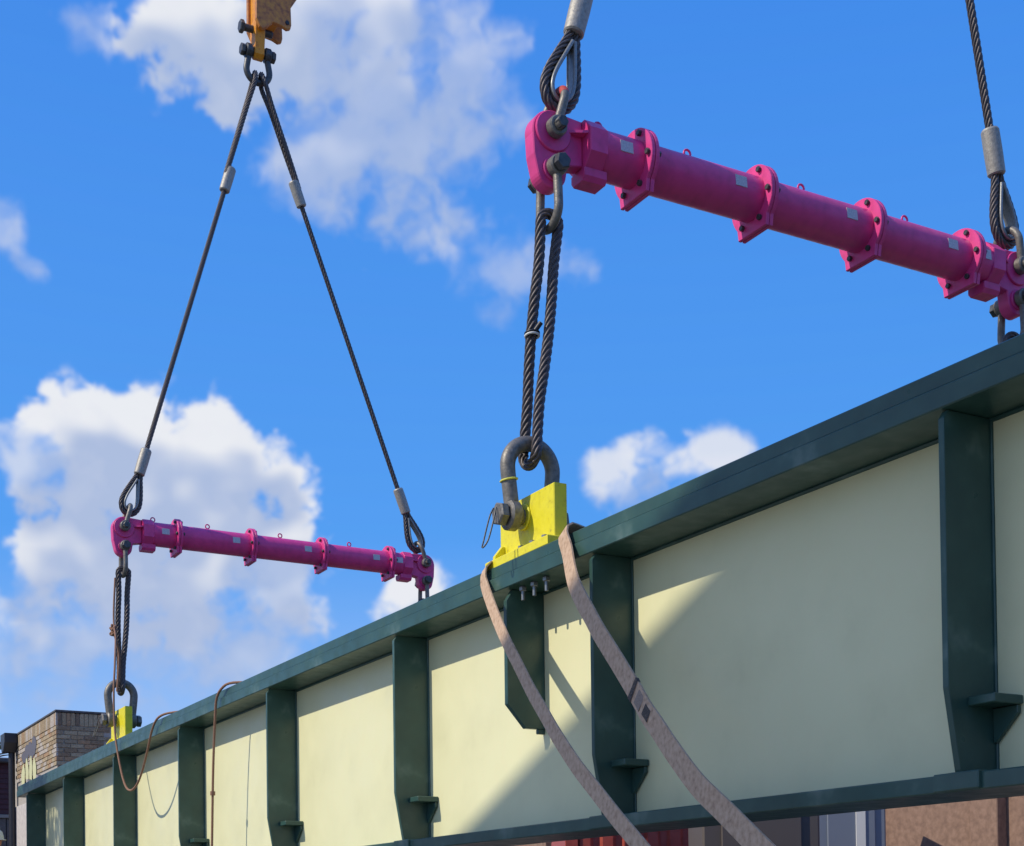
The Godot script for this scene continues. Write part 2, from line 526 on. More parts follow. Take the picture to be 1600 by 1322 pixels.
func fill_sky(im: Image, x0: int, x1: int, y0: int, y1: int, width: int, height: int, grid: int) -> void:
	var gw := (x1 - x0) / grid + 2
	var gh := (y1 - y0) / grid + 2
	var field := []
	for gy in gh:
		var row := []
		var el := 90.0 - (y0 + gy * grid + 0.5) / height * 180.0
		for gx in gw:
			var az := ((x0 + gx * grid + 0.5) / width - 0.25) * 360.0
			row.append(cloud_field(az, el))
		field.append(row)
	var top := Vector3(0.044, 0.235, 0.80)
	var low := Vector3(0.135, 0.45, 0.98)
	var white := Vector3(0.83, 0.85, 0.90)
	var grey := Vector3(0.40, 0.50, 0.735)
	var to_sun := -SUN.normalized()
	var drop := 1.5 / 180.0 * height / grid
	for y in range(y0, y1):
		var el := 90.0 - (y + 0.5) / height * 180.0
		var sel := sin(deg_to_rad(el))
		var cel := cos(deg_to_rad(el))
		var up := pow(clampf(el / 38.0, 0.0, 1.0), 0.8)
		var haze := pow(clampf(1.0 - el / 15.0, 0.0, 1.0), 1.25)
		var fy := float(y - y0) / grid
		for x in range(x0, x1):
			var blue := low.lerp(top, up).lerp(Vector3(0.64, 0.75, 0.95), haze * 0.95)
			var fx := float(x - x0) / grid
			var az := deg_to_rad(((x + 0.5) / width - 0.25) * 360.0)
			var ray := Vector3(cos(az) * cel, sel, sin(az) * cel)
			var near_sun := exp(-rad_to_deg(acos(clampf(ray.dot(to_sun), -1.0, 1.0))) / 14.0)
			blue = blue.lerp(Vector3(1.0, 1.0, 1.0), near_sun)
			var f := bilinear(field, fx, fy)
			if f.x > -0.95:
				var dir := ray * 100.0
				var wv := warp.get_noise_3dv(dir)
				var nz := puff.get_noise_3dv(dir + Vector3(wv, wv * 0.6, -wv) * 0.8)
				var veil := clampf((f.y - 0.4) / 0.6, 0.0, 1.0)     # thin veils where the weight is low
				var dens := f.x * 0.85 + nz * lerpf(1.4, 1.3, veil) + lerpf(0.14, 0.26, smoothstep(12.0, 17.0, el))
				var cover := smoothstep(-0.05, lerpf(1.5, 0.5, veil * veil), dens) * clampf(f.y * 1.1, 0.0, 1.0)
				if cover > 0.0:
					var fa := bilinear(field, fx, maxf(fy - drop, 0.0))
					var big := broad.get_noise_3dv(dir)
					var dark := smoothstep(-0.45, 0.75, fa.x * 0.9 + big * 0.8 + nz * 0.2)
					dark = dark * 0.95 - clampf(nz, -0.3, 0.5) * 0.25
					dark = clampf(maxf(dark, (0.9 - f.y) * 1.5), 0.0, 0.95)
					blue = blue.lerp(white.lerp(grey, dark), cover)
			im.set_pixel(x, y, Color(blue.x, blue.y, blue.z).linear_to_srgb())

func bilinear(field: Array, fx: float, fy: float) -> Vector2:
	var ix := int(fx)
	var iy := int(fy)
	var a: Vector2 = field[iy][ix]
	var b: Vector2 = field[iy][ix + 1]
	var c: Vector2 = field[iy + 1][ix]
	var d: Vector2 = field[iy + 1][ix + 1]
	return a.lerp(b, fx - ix).lerp(c.lerp(d, fx - ix), fy - iy)

func sky_image() -> ImageTexture:
	puff.seed = 77
	puff.noise_type = FastNoiseLite.TYPE_SIMPLEX_SMOOTH
	puff.frequency = 0.22
	puff.fractal_octaves = 6
	puff.fractal_gain = 0.55
	warp.seed = 12
	warp.noise_type = FastNoiseLite.TYPE_SIMPLEX_SMOOTH
	warp.frequency = 0.35
	warp.fractal_octaves = 3
	broad.seed = 31
	broad.noise_type = FastNoiseLite.TYPE_SIMPLEX_SMOOTH
	broad.frequency = 0.22
	broad.fractal_octaves = 2
	all_clouds = CLOUDS.duplicate()
	var r := RandomNumberGenerator.new()
	r.seed = 5
	for i in 85:                       # the same kind of clouds all round
		var az := r.randf_range(236.0, 540.0)
		if fposmod(az, 360.0) > 176.0 and fposmod(az, 360.0) < 236.0:
			continue
		var el := r.randf_range(5.0, 62.0)
		for j in r.randi_range(3, 7):
			all_clouds.append([fposmod(az + r.randf_range(-6, 6), 360.0), el + r.randf_range(-2.5, 2.5), r.randf_range(1.5, 5.5), r.randf_range(0.9, 2.6), r.randf_range(0.55, 1.0)])
	var im := Image.create(1024, 512, false, Image.FORMAT_RGB8)
	im.fill(Color(0.62, 0.72, 0.86))
	fill_sky(im, 0, 1024, 0, 256, 1024, 512, 4)
	im.resize(4096, 2048, Image.INTERPOLATE_CUBIC)
	# the part above the girder again, finely
	fill_sky(im, int((0.25 + 186.0 / 360.0) * 4096), int((0.25 + 232.0 / 360.0) * 4096), int((90.0 - 34.0) / 180.0 * 2048), 1024, 4096, 2048, 8)
	return ImageTexture.create_from_image(im)

# ------------------------------------------------------------------ setting
func build_ground() -> void:
	var g := MB.new()
	g.quad(Vector3(-400, 0, -400), Vector3(400, 0, -400), Vector3(400, 0, 400), Vector3(-400, 0, 400), Vector3.UP)
	structure("ground", g, M.asphalt)

func brick_wall(parent: Node3D, mats: Array, t: Transform3D, length: float, height: float, seed_value: int, soldiers: bool) -> void:
	# courses of single bricks hung downwards from t's origin: local X along the wall, local Y up, local Z out of it
	var r := RandomNumberGenerator.new()
	r.seed = seed_value
	var unit: Array = []
	for k in 3:
		var mb := MB.new()
		prism(mb, rect(-0.1075 + 0.002 * k, -0.0325, 0.1075, 0.0325, 0.004), 0.04, Transform3D.IDENTITY, 0.004)
		unit.append(mb.mesh())
	var half := MB.new()
	prism(half, rect(-0.05, -0.0325, 0.05, 0.0325, 0.004), 0.04, Transform3D.IDENTITY, 0.004)
	var half_mesh := half.mesh()
	var y := -0.04
	if soldiers:
		var x := 0.04
		while x < length - 0.03:
			hang_brick(parent, unit[r.randi() % 3], mats, t * Transform3D(Basis(Vector3(0, 0, 1), PI / 2), Vector3(x, -0.11, r.randf_range(0.0, 0.004))), r)
			x += 0.075
		y = -0.262
	var row := 0
	while y > -height:
		var x := 0.1075 if row % 2 == 0 else 0.225
		if row % 2 == 1:
			hang_brick(parent, half_mesh, mats, t * Transform3D(Basis(), Vector3(0.05, y, 0)), r)
		while x < length - 0.09:
			hang_brick(parent, unit[r.randi() % 3], mats, t * Transform3D(Basis(Vector3(0, 0, 1), r.randf_range(-0.01, 0.01)), Vector3(x, y, r.randf_range(-0.002, 0.005))), r)
			x += 0.225
		y -= 0.075
		row += 1

func hang_brick(parent: Node3D, mesh: Mesh, mats: Array, t: Transform3D, r: RandomNumberGenerator) -> void:
	var o := MeshInstance3D.new()
	o.name = "brick"
	o.mesh = mesh
	o.material_override = mats[r.randi() % mats.size()]
	parent.add_child(o, true)
	o.transform = t

func build_surroundings() -> void:
	# brick building beyond the far end, its corner towards the viewer
	var c := Vector3(-22.27, 5.37, -1.936)
	var t := thing("brick_building", "flat roofed brown brick building with graffiti beyond the end of the girder", "building", Vector3(c.x, 0, c.z))
	var mb := MB.new()
	box(mb, Vector3(-26.1, 0, -2.93), Vector3(c.x - 0.022, c.y - 0.01, c.z - 0.022))
	part("wall", mb, M.mortar, t)
	mb = MB.new()
	box(mb, Vector3(-26.12, c.y, -2.95), Vector3(c.x + 0.015, c.y + 0.04, c.z + 0.015), 0.008)
	part("coping", mb, M.coping, t)
	var bricks := []
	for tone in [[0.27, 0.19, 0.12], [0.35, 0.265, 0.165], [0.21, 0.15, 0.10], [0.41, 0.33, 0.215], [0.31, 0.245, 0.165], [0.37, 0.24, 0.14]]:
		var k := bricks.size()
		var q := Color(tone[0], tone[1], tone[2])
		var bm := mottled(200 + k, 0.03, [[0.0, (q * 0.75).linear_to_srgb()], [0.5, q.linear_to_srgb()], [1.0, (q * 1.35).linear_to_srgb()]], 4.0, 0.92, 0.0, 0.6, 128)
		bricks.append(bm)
	var pale := mottled(208, 0.03, [[0.0, lin(0.36, 0.31, 0.26)], [1.0, lin(0.56, 0.51, 0.45)]], 4.0, 0.92, 0.0, 0.6, 128)  # paler bricks for the sunlit face, sunlight put into their colour
	# face towards +X (in shade), running away along -Z, and the sunlit face along -X
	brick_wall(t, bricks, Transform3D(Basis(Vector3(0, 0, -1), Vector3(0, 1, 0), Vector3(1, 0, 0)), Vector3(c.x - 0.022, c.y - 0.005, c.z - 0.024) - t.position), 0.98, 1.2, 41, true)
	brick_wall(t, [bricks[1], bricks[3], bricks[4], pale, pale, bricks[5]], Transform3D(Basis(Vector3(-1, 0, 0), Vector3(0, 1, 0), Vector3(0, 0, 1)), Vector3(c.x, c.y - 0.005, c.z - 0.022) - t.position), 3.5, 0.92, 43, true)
	var zf := c.z + 0.006
	# graffiti paint on the sunlit face
	mb = MB.new()
	for q in [[-24.05, 5.0, 0.20, 0.17, 0.3], [-24.35, 4.95, 0.26, 0.14, -0.4], [-24.7, 4.93, 0.22, 0.15, 0.3], [-24.95, 4.88, 0.2, 0.10, -0.2]]:
		blob(mb, Vector3(q[0], q[1], zf), q[2], q[3], q[4])
	part("graffiti", mb, mat(lin(0.12, 0.12, 0.15), 0.7), t, true, "dark grey spray painted shape")
	mb = MB.new()
	for q in [[-24.0, 4.52, 0.15, 0.25, 0.1], [-24.32, 4.54, 0.13, 0.29, -0.1], [-24.65, 4.56, 0.14, 0.27, 0.15], [-25.0, 4.50, 0.16, 0.25, -0.1], [-24.5, 4.28, 0.5, 0.12, 0.0]]:
		blob(mb, Vector3(q[0], q[1], zf + 0.004), q[2], q[3], q[4])
	part("graffiti", mb, mat(lin(0.62, 0.62, 0.36), 0.7), t, true, "pale yellow bubble lettering")
	mb = MB.new()
	box(mb, Vector3(-26.0, 2.0, c.z - 0.02), Vector3(c.x - 0.3, 4.02, c.z + 0.012))
	part("rendered_panel", mb, mottled(61, 0.02, [[0.0, lin(0.46, 0.42, 0.40)], [1.0, lin(0.66, 0.62, 0.58)]], 1.5, 0.85), t, true, "pale rendered lower wall")
	for q: float in [-23.35, -24.2]:
		mb = MB.new()
		tube(mb, PackedVector3Array([Vector3(q, 0, c.z + 0.07), Vector3(q, 4.4, c.z + 0.07)]), 0.045, 12)
		part("conduit", mb, mat(lin(0.42, 0.38, 0.37), 0.6), t)
	mb = MB.new()
	tube(mb, PackedVector3Array([Vector3(-25.72, 0, c.z + 0.08), Vector3(-25.72, 5.12, c.z + 0.08)]), 0.06, 14)
	var dp := part("downpipe", mb, M.black, t)
	mb = MB.new()
	prism(mb, [Vector2(-25.80, 5.05), Vector2(-25.64, 5.05), Vector2(-25.52, 5.22), Vector2(-25.52, 5.40), Vector2(-25.92, 5.40), Vector2(-25.92, 5.22)], 0.24, plane_xy(c.z + 0.13), 0.01)
	part("hopper", mb, M.black, dp)
	# maroon boarded shed to its left
	var sx := -28.0
	t = thing("boarded_shed", "dark maroon shed clad in horizontal boards beside the black downpipe", "shed", Vector3(sx, 0, 0))
	mb = MB.new()
	box(mb, Vector3(sx - 4.0, 0, -2.6), Vector3(sx - 0.03, 5.1, 4.0))
	part("wall", mb, M.black, t)
	var maroon := []
	for k in 3:
		maroon.append(mottled(70 + k, 0.02, [[0.0, lin(0.05, 0.016, 0.02)], [1.0, lin(0.085 + 0.01 * k, 0.026, 0.032)]], 2.0, 0.7))
	for k in 11:
		mb = MB.new()
		var yb := 4.06 + k * 0.105
		prism(mb, [Vector2(0, yb), Vector2(0.03, yb), Vector2(0.014, yb + 0.108), Vector2(0, yb + 0.108)], 6.4, Transform3D(Basis(Vector3(1, 0, 0), Vector3(0, 1, 0), Vector3(0, 0, 1)), Vector3(sx - 0.03, 0, 0.75)))
		part("board", mb, maroon[k % 3], t)
	mb = MB.new()
	box(mb, Vector3(sx - 0.03, 3.98, -2.5), Vector3(sx + 0.03, 4.05, 4.0), 0.006)
	part("rail", mb, mat(lin(0.28, 0.25, 0.23), 0.8), t)
	for k in 22:
		mb = MB.new()
		var zb := -2.45 + k * 0.29
		box(mb, Vector3(sx - 0.03, 0.0, zb), Vector3(sx - 0.005, 3.975, zb + 0.27), 0.006)
		part("upright_board", mb, mottled(80, 0.02, [[0.0, lin(0.09, 0.08, 0.075)], [1.0, lin(0.17, 0.15, 0.14)]], 2.0, 0.85) if k == 0 else (t.get_node("upright_board") as MeshInstance3D).material_override, t)
	mb = MB.new()
	box(mb, Vector3(sx - 4.1, 5.105, -2.7), Vector3(sx + 0.15, 5.2, 4.1), 0.02)
	part("roof", mb, M.coping, t)
	leafy("climbing_shrub", "dark leafy shrub growing over the roof of the maroon shed", "shrub", Vector3(sx - 0.6, 5.2, -1.9), 0.0, 0.28, Vector3(0.55, 0.30, 0.75), 700, 0.08, 91)
	mobile_crane()
	# tree whose crown dapples the far end of the girder
	leafy("street_tree", "leafy street tree across from the far end of the girder", "tree", Vector3(-14.45, 0, 6.0), 7.0, 7.75, Vector3(1.3, 0.95, 1.1), 1500, 0.15, 17)
	# beyond, seen under the bottom flange
	t = thing("brick_hall", "long plain brick hall seen under the girder behind the red container", "building", Vector3(-8, 0, -14))
	mb = MB.new()
	box(mb, Vector3(-30, 0, -22), Vector3(14, 5.2, -10.5))
	var hall_brick := mottled(97, 0.04, [[0.0, lin(0.19, 0.12, 0.09)], [0.5, lin(0.26, 0.165, 0.12)], [1.0, lin(0.33, 0.215, 0.16)]], 0.8, 0.9)
	part("wall", mb, hall_brick, t)
	mb = MB.new()
	box(mb, Vector3(-30.1, 5.2, -22.1), Vector3(14.1, 5.32, -10.4), 0.01)
	part("coping", mb, M.coping, t)
	for k in 20:
		mb = MB.new()
		var px := -29.0 + k * 2.15
		box(mb, Vector3(px - 0.22, 0, -10.499), Vector3(px + 0.22, 5.0, -10.33), 0.01)
		part("pier", mb, hall_brick, t)
	# unseen dark terrace added at the right to keep light off the stiffeners
	t = thing("added_terrace", "unseen dark terrace added across the near end of the girder to block light", "building", Vector3(9.0, 0, -4))
	mb = MB.new()
	box(mb, Vector3(9.0, 0, -12), Vector3(16.0, 7.2, 2.5))
	part("wall", mb, mottled(98, 0.03, [[0.0, lin(0.07, 0.05, 0.042)], [1.0, lin(0.13, 0.088, 0.07)]], 1.2, 0.95), t)
	mb = MB.new()
	box(mb, Vector3(8.9, 7.2, -12.1), Vector3(16.1, 7.35, 2.6), 0.01)
	part("coping", mb, M.coping, t)
	for i in 4:
		for j in 2:
			mb = MB.new()
			var wz := -10.2 + i * 3.4
			var wy := 1.0 + j * 3.2
			box(mb, Vector3(8.93, wy, wz - 0.6), Vector3(8.999, wy + 1.6, wz + 0.6), 0.01)
			var wn := part("window", mb, M.tie_white, t)
			mb = MB.new()
			box(mb, Vector3(8.915, wy + 0.08, wz - 0.52), Vector3(8.929, wy + 1.52, wz + 0.52))
			part("pane", mb, mat(lin(0.03, 0.04, 0.05), 0.08), wn)
	leafy("roadside_shrub", "yellow green shrub seen under the girder beside the dark hoarding", "shrub", Vector3(-4.02, 0, -4.08), 0.0, 1.86, Vector3(0.26, 0.24, 0.26), 500, 0.05, 55)
	t = thing("site_hoarding", "dark grey site hoarding panel seen low under the girder", "hoarding", Vector3(-3.4, 0, -4.9))
	mb = MB.new()
	box(mb, Vector3(-0.05, 0, -0.75), Vector3(0.0, 2.12, 0.75), 0.006)
	part("panel", mb, M.coping, t, false)
	mb = MB.new()
	box(mb, Vector3(-0.07, 2.121, -0.77), Vector3(0.02, 2.16, 0.77), 0.006)
	part("capping", mb, M.black, t, false)
	t.rotation.y = 0.25
	var face := Basis(Vector3.UP, 1.06)
	container(Vector3(-9.82, 0, -5.85), face)
	site_cabin(Vector3(-7.40, 0, -5.05), face, 1.08, 3.0, "dark grey portable toilet cabin seen under the girder beside the red container", mat(lin(0.11, 0.095, 0.09), 0.6), 0.0)
	site_cabin(Vector3(-10.41, 0, -8.88), face, 0.86, 2.9, "blue grey portable cabin with a pale strip on a low trailer under the girder", mat(lin(0.19, 0.225, 0.28), 0.7), 0.66)

func mobile_crane() -> void:
	# the crane behind the viewer; its boom crosses the sun and shades the near part of the girder
	var t := thing("mobile_crane", "yellow mobile crane with a long raised telescopic boom behind the viewer", "crane", Vector3(-26, 0, 9.45))
	var dir := Vector3(1.0, 0.42, 0.0).normalized()
	var side := Vector3(-dir.y, dir.x, 0)
	var upper := Vector3(-3.38, 10.92, 9.45)                    # a point on the boom's upper edge
	var start := upper + dir * (-21.0)
	var cuts := [[0.0, 27.0, 1.6, 1.1], [26.9, 33.0, 1.4, 0.95], [32.9, 39.0, 1.2, 0.8]]
	for c in cuts:
		var mb := MB.new()
		var l: float = c[1] - c[0]
		var mid: Vector3 = start + dir * ((c[0] + c[1]) * 0.5) - side * 0.8
		prism(mb, rect(-c[3] / 2, -c[2] / 2, c[3] / 2, c[2] / 2, 0.1), l, Transform3D(Basis(Vector3(0, 0, -1), side, dir), mid), 0.02)
		part("boom_section", mb, M.orange, t)
	var mb := MB.new()
	prism(mb, [Vector2(-28.5, 1.5), Vector2(-15.5, 1.5), Vector2(-15.1, 1.9), Vector2(-15.7, 2.4), Vector2(-28.7, 2.4)], 2.6, plane_xy(9.45), 0.03)
	part("carrier", mb, M.orange, t)
	mb = MB.new()
	prism(mb, [Vector2(-27.0, 2.41), Vector2(-19.5, 2.41), Vector2(-19.5, 3.6), Vector2(-21.5, 4.2), Vector2(-26.5, 4.2)], 2.4, plane_xy(9.45), 0.03)
	part("slew_house", mb, M.orange, t)
	mb = MB.new()
	prism(mb, [Vector2(-17.1, 2.41), Vector2(-15.3, 2.41), Vector2(-15.4, 3.0), Vector2(-15.9, 3.7), Vector2(-17.1, 3.7)], 2.4, plane_xy(9.45), 0.03)
	part("cab", mb, M.black, t)
	for i in 5:
		for s: float in [-1.0, 1.0]:
			mb = MB.new()
			drum(mb, Vector3(-27.5 + i * 2.7, 0.75, 9.45 + s * 1.1), Vector3(0, 0, 1), 0.75, 0.5, 0.06, 28)
			part("wheel", mb, M.black, t)

func blob(mb: MB, at: Vector3, rx: float, ry: float, tilt: float) -> void:
	var p := PackedVector2Array()
	for k in 14:
		var a := TAU * k / 14
		var q := Vector2(cos(a) * rx * (1.0 + 0.12 * sin(a * 3.0 + tilt * 9.0)), sin(a) * ry * (1.0 + 0.1 * cos(a * 4.0)))
		p.append(q.rotated(tilt))
	prism(mb, p, 0.003, Transform3D(Basis(), at + Vector3(0, 0, absf(tilt) * 0.003)))

func leafy(called: String, label: String, category: String, at: Vector3, trunk_h: float, crown_y: float, rad: Vector3, leaves: int, leaf: float, seed_value: int) -> void:
	var t := thing(called, label, category, at)
	var r := RandomNumberGenerator.new()
	r.seed = seed_value
	var mb := MB.new()
	if trunk_h > 0.0:
		tube(mb, PackedVector3Array([Vector3(0, 0, 0), Vector3(0.05, trunk_h * 0.5, 0.04), Vector3(0, crown_y, 0)]), [0.2, 0.15, 0.05], 12)
	else:
		tube(mb, PackedVector3Array([Vector3(0, 0, 0), Vector3(0.02, crown_y, 0)]), [0.03, 0.012], 8)
	for k in 9:
		var a := TAU * k / 9 + r.randf() * 0.5
		var s := Vector3(0, crown_y - rad.y * r.randf_range(0.3, 0.9), 0)
		tube(mb, PackedVector3Array([s, s + Vector3(cos(a) * rad.x * 0.45, rad.y * 0.3, sin(a) * rad.z * 0.45), s + Vector3(cos(a) * rad.x * 0.85, rad.y * r.randf_range(0.4, 0.9), sin(a) * rad.z * 0.85)]), [rad.x * 0.04, rad.x * 0.025, rad.x * 0.008], 6)
	part("trunk", mb, mat(lin(0.09, 0.07, 0.055), 0.9), t, false)
	mb = MB.new()
	mb.use_col = true
	var centres := []
	for k in 26:
		var d := Vector3(r.randfn(), r.randfn(), r.randfn()).normalized() * pow(r.randf(), 0.4) * 0.85
		centres.append([Vector3(d.x * rad.x, crown_y + d.y * rad.y, d.z * rad.z), r.randf_range(0.18, 0.36)])
	for k in leaves:
		var c: Array = centres[r.randi() % centres.size()]
		var d: Vector3 = Vector3(r.randfn(), r.randfn(), r.randfn()).normalized() * pow(r.randf(), 0.5) * c[1]
		var p: Vector3 = c[0] + Vector3(d.x * rad.x, d.y * rad.y, d.z * rad.z)
		var b := Basis.from_euler(Vector3(r.randf() * TAU, r.randf() * TAU, r.randf() * TAU))
		var s := leaf * r.randf_range(0.6, 1.2)
		var tone := r.randf_range(0.7, 1.3)
		mb.col = Color(0.05 * tone, 0.085 * tone, 0.028 * tone)
		mb.quad(p - b.x * s * 0.5, p + b.y * s * 0.25, p + b.x * s * 0.5, p - b.y * s * 0.25, b.z)
	var lm := StandardMaterial3D.new()
	lm.vertex_color_use_as_albedo = true
	lm.roughness = 0.6
	lm.cull_mode = BaseMaterial3D.CULL_DISABLED
	var cr := part("crown", mb, lm, t, false)
	cr.set_meta("kind", "stuff")

func container(at: Vector3, face: Basis) -> void:
	var t := thing("shipping_container", "red corrugated shipping container seen end on under the girder", "container", at)
	t.basis = face
	var red := mottled(101, 0.02, [[0.0, lin(0.30, 0.05, 0.035)], [0.6, lin(0.42, 0.07, 0.05)], [1.0, lin(0.38, 0.09, 0.06)]], 1.5, 0.5)
	var mb := MB.new()
	box(mb, Vector3(-1.2, 0.12, -6.0), Vector3(1.2, 2.86, -0.06))
	part("body", mb, red, t, false)
	mb = MB.new()
	for s: float in [-1.0, 1.0]:
		box(mb, Vector3(s * 1.15 - 0.07, 0, -0.14), Vector3(s * 1.15 + 0.07, 2.9, 0.0), 0.006)
	box(mb, Vector3(-1.08, 2.78, -0.13), Vector3(1.08, 2.895, -0.004), 0.006)
	box(mb, Vector3(-1.08, 0.0, -0.13), Vector3(1.08, 0.14, -0.004), 0.006)
	part("corner_frame", mb, red, t, false)
	for k in 9:
		mb = MB.new()
		var x := -1.0 + k * 0.245
		prism(mb, [Vector2(x - 0.09, -0.059), Vector2(x + 0.09, -0.059), Vector2(x + 0.055, -0.02), Vector2(x - 0.055, -0.02)], 2.6, Transform3D(Basis(Vector3(1, 0, 0), Vector3(0, 0, 1), Vector3(0, -1, 0)), Vector3(0, 1.45, 0)))
		part("corrugation", mb, red, t, false)

func site_cabin(at: Vector3, face: Basis, w: float, h: float, label: String, m: Material, lift: float) -> void:
	var t := thing("portable_toilet", label, "cabin", at)
	t.basis = face
	var mb := MB.new()
	box(mb, Vector3(-w / 2, lift + 0.05, -w), Vector3(w / 2, lift + h - 0.14, 0), 0.02)
	part("body", mb, m, t, false)
	mb = MB.new()
	prism(mb, [Vector2(-w / 2 - 0.004, h - 0.138), Vector2(w / 2 + 0.004, h - 0.138), Vector2(w / 2 - 0.1, h - 0.02), Vector2(0, h), Vector2(-w / 2 + 0.1, h - 0.02)], w + 0.01, Transform3D(Basis(), Vector3(0, lift, -w / 2)), 0.01)
	part("roof", mb, m, t, false)
	mb = MB.new()
	box(mb, Vector3(-w * 0.34, lift + 0.12, 0.001), Vector3(w * 0.34, lift + h - 0.25, 0.03), 0.008)
	var d := part("door", mb, m, t, false)
	if lift > 0.0:
		mb = MB.new()
		box(mb, Vector3(w * 0.06, lift + 0.5, 0.031), Vector3(w * 0.2, lift + h - 0.12, 0.045), 0.004)
		part("white_panel", mb, M.tie_white, d, false)
		mb = MB.new()
		box(mb, Vector3(-w / 2 - 0.1, lift - 0.16, -w - 0.3), Vector3(w / 2 + 0.1, lift + 0.045, 0.25), 0.01)
		part("trailer_bed", mb, M.dark_steel, t, false)
		for s: float in [-1.0, 1.0]:
			mb = MB.new()
			drum(mb, Vector3(s * (w / 2 + 0.2), 0.3, -w / 2), Vector3(1, 0, 0), 0.3, 0.16, 0.03, 24)
			part("wheel", mb, M.black, t, false)

# ------------------------------------------------------------------ bridge
func cy(x: float) -> float:
	return -0.0345 * pow((x + 8.0) / 8.0, 2.0)

func sweep_x(mb: MB, outline, x0: float, x1: float, segs: int) -> void:
	var p := ccw(PackedVector2Array(outline))
	var k := p.size()
	for i in segs:
		var a := lerpf(x0, x1, float(i) / segs)
		var b := lerpf(x0, x1, float(i + 1) / segs)
		var ya := cy(a)
		var yb := cy(b)
		for j in k:
			var q := p[j]
			var r := p[(j + 1) % k]
			var e := r - q
			mb.quad(Vector3(a, q.y + ya, q.x), Vector3(b, q.y + yb, q.x), Vector3(b, r.y + yb, r.x), Vector3(a, r.y + ya, r.x), Vector3(0, -e.x, e.y))
	var idx := Geometry2D.triangulate_polygon(p)
	for e in [[x0, -1.0], [x1, 1.0]]:
		for i in range(0, idx.size(), 3):
			mb.flat(Vector3(e[0], p[idx[i]].y + cy(e[0]), p[idx[i]].x), Vector3(e[0], p[idx[i + 1]].y + cy(e[0]), p[idx[i + 1]].x), Vector3(e[0], p[idx[i + 2]].y + cy(e[0]), p[idx[i + 2]].x), Vector3(e[1], 0, 0))

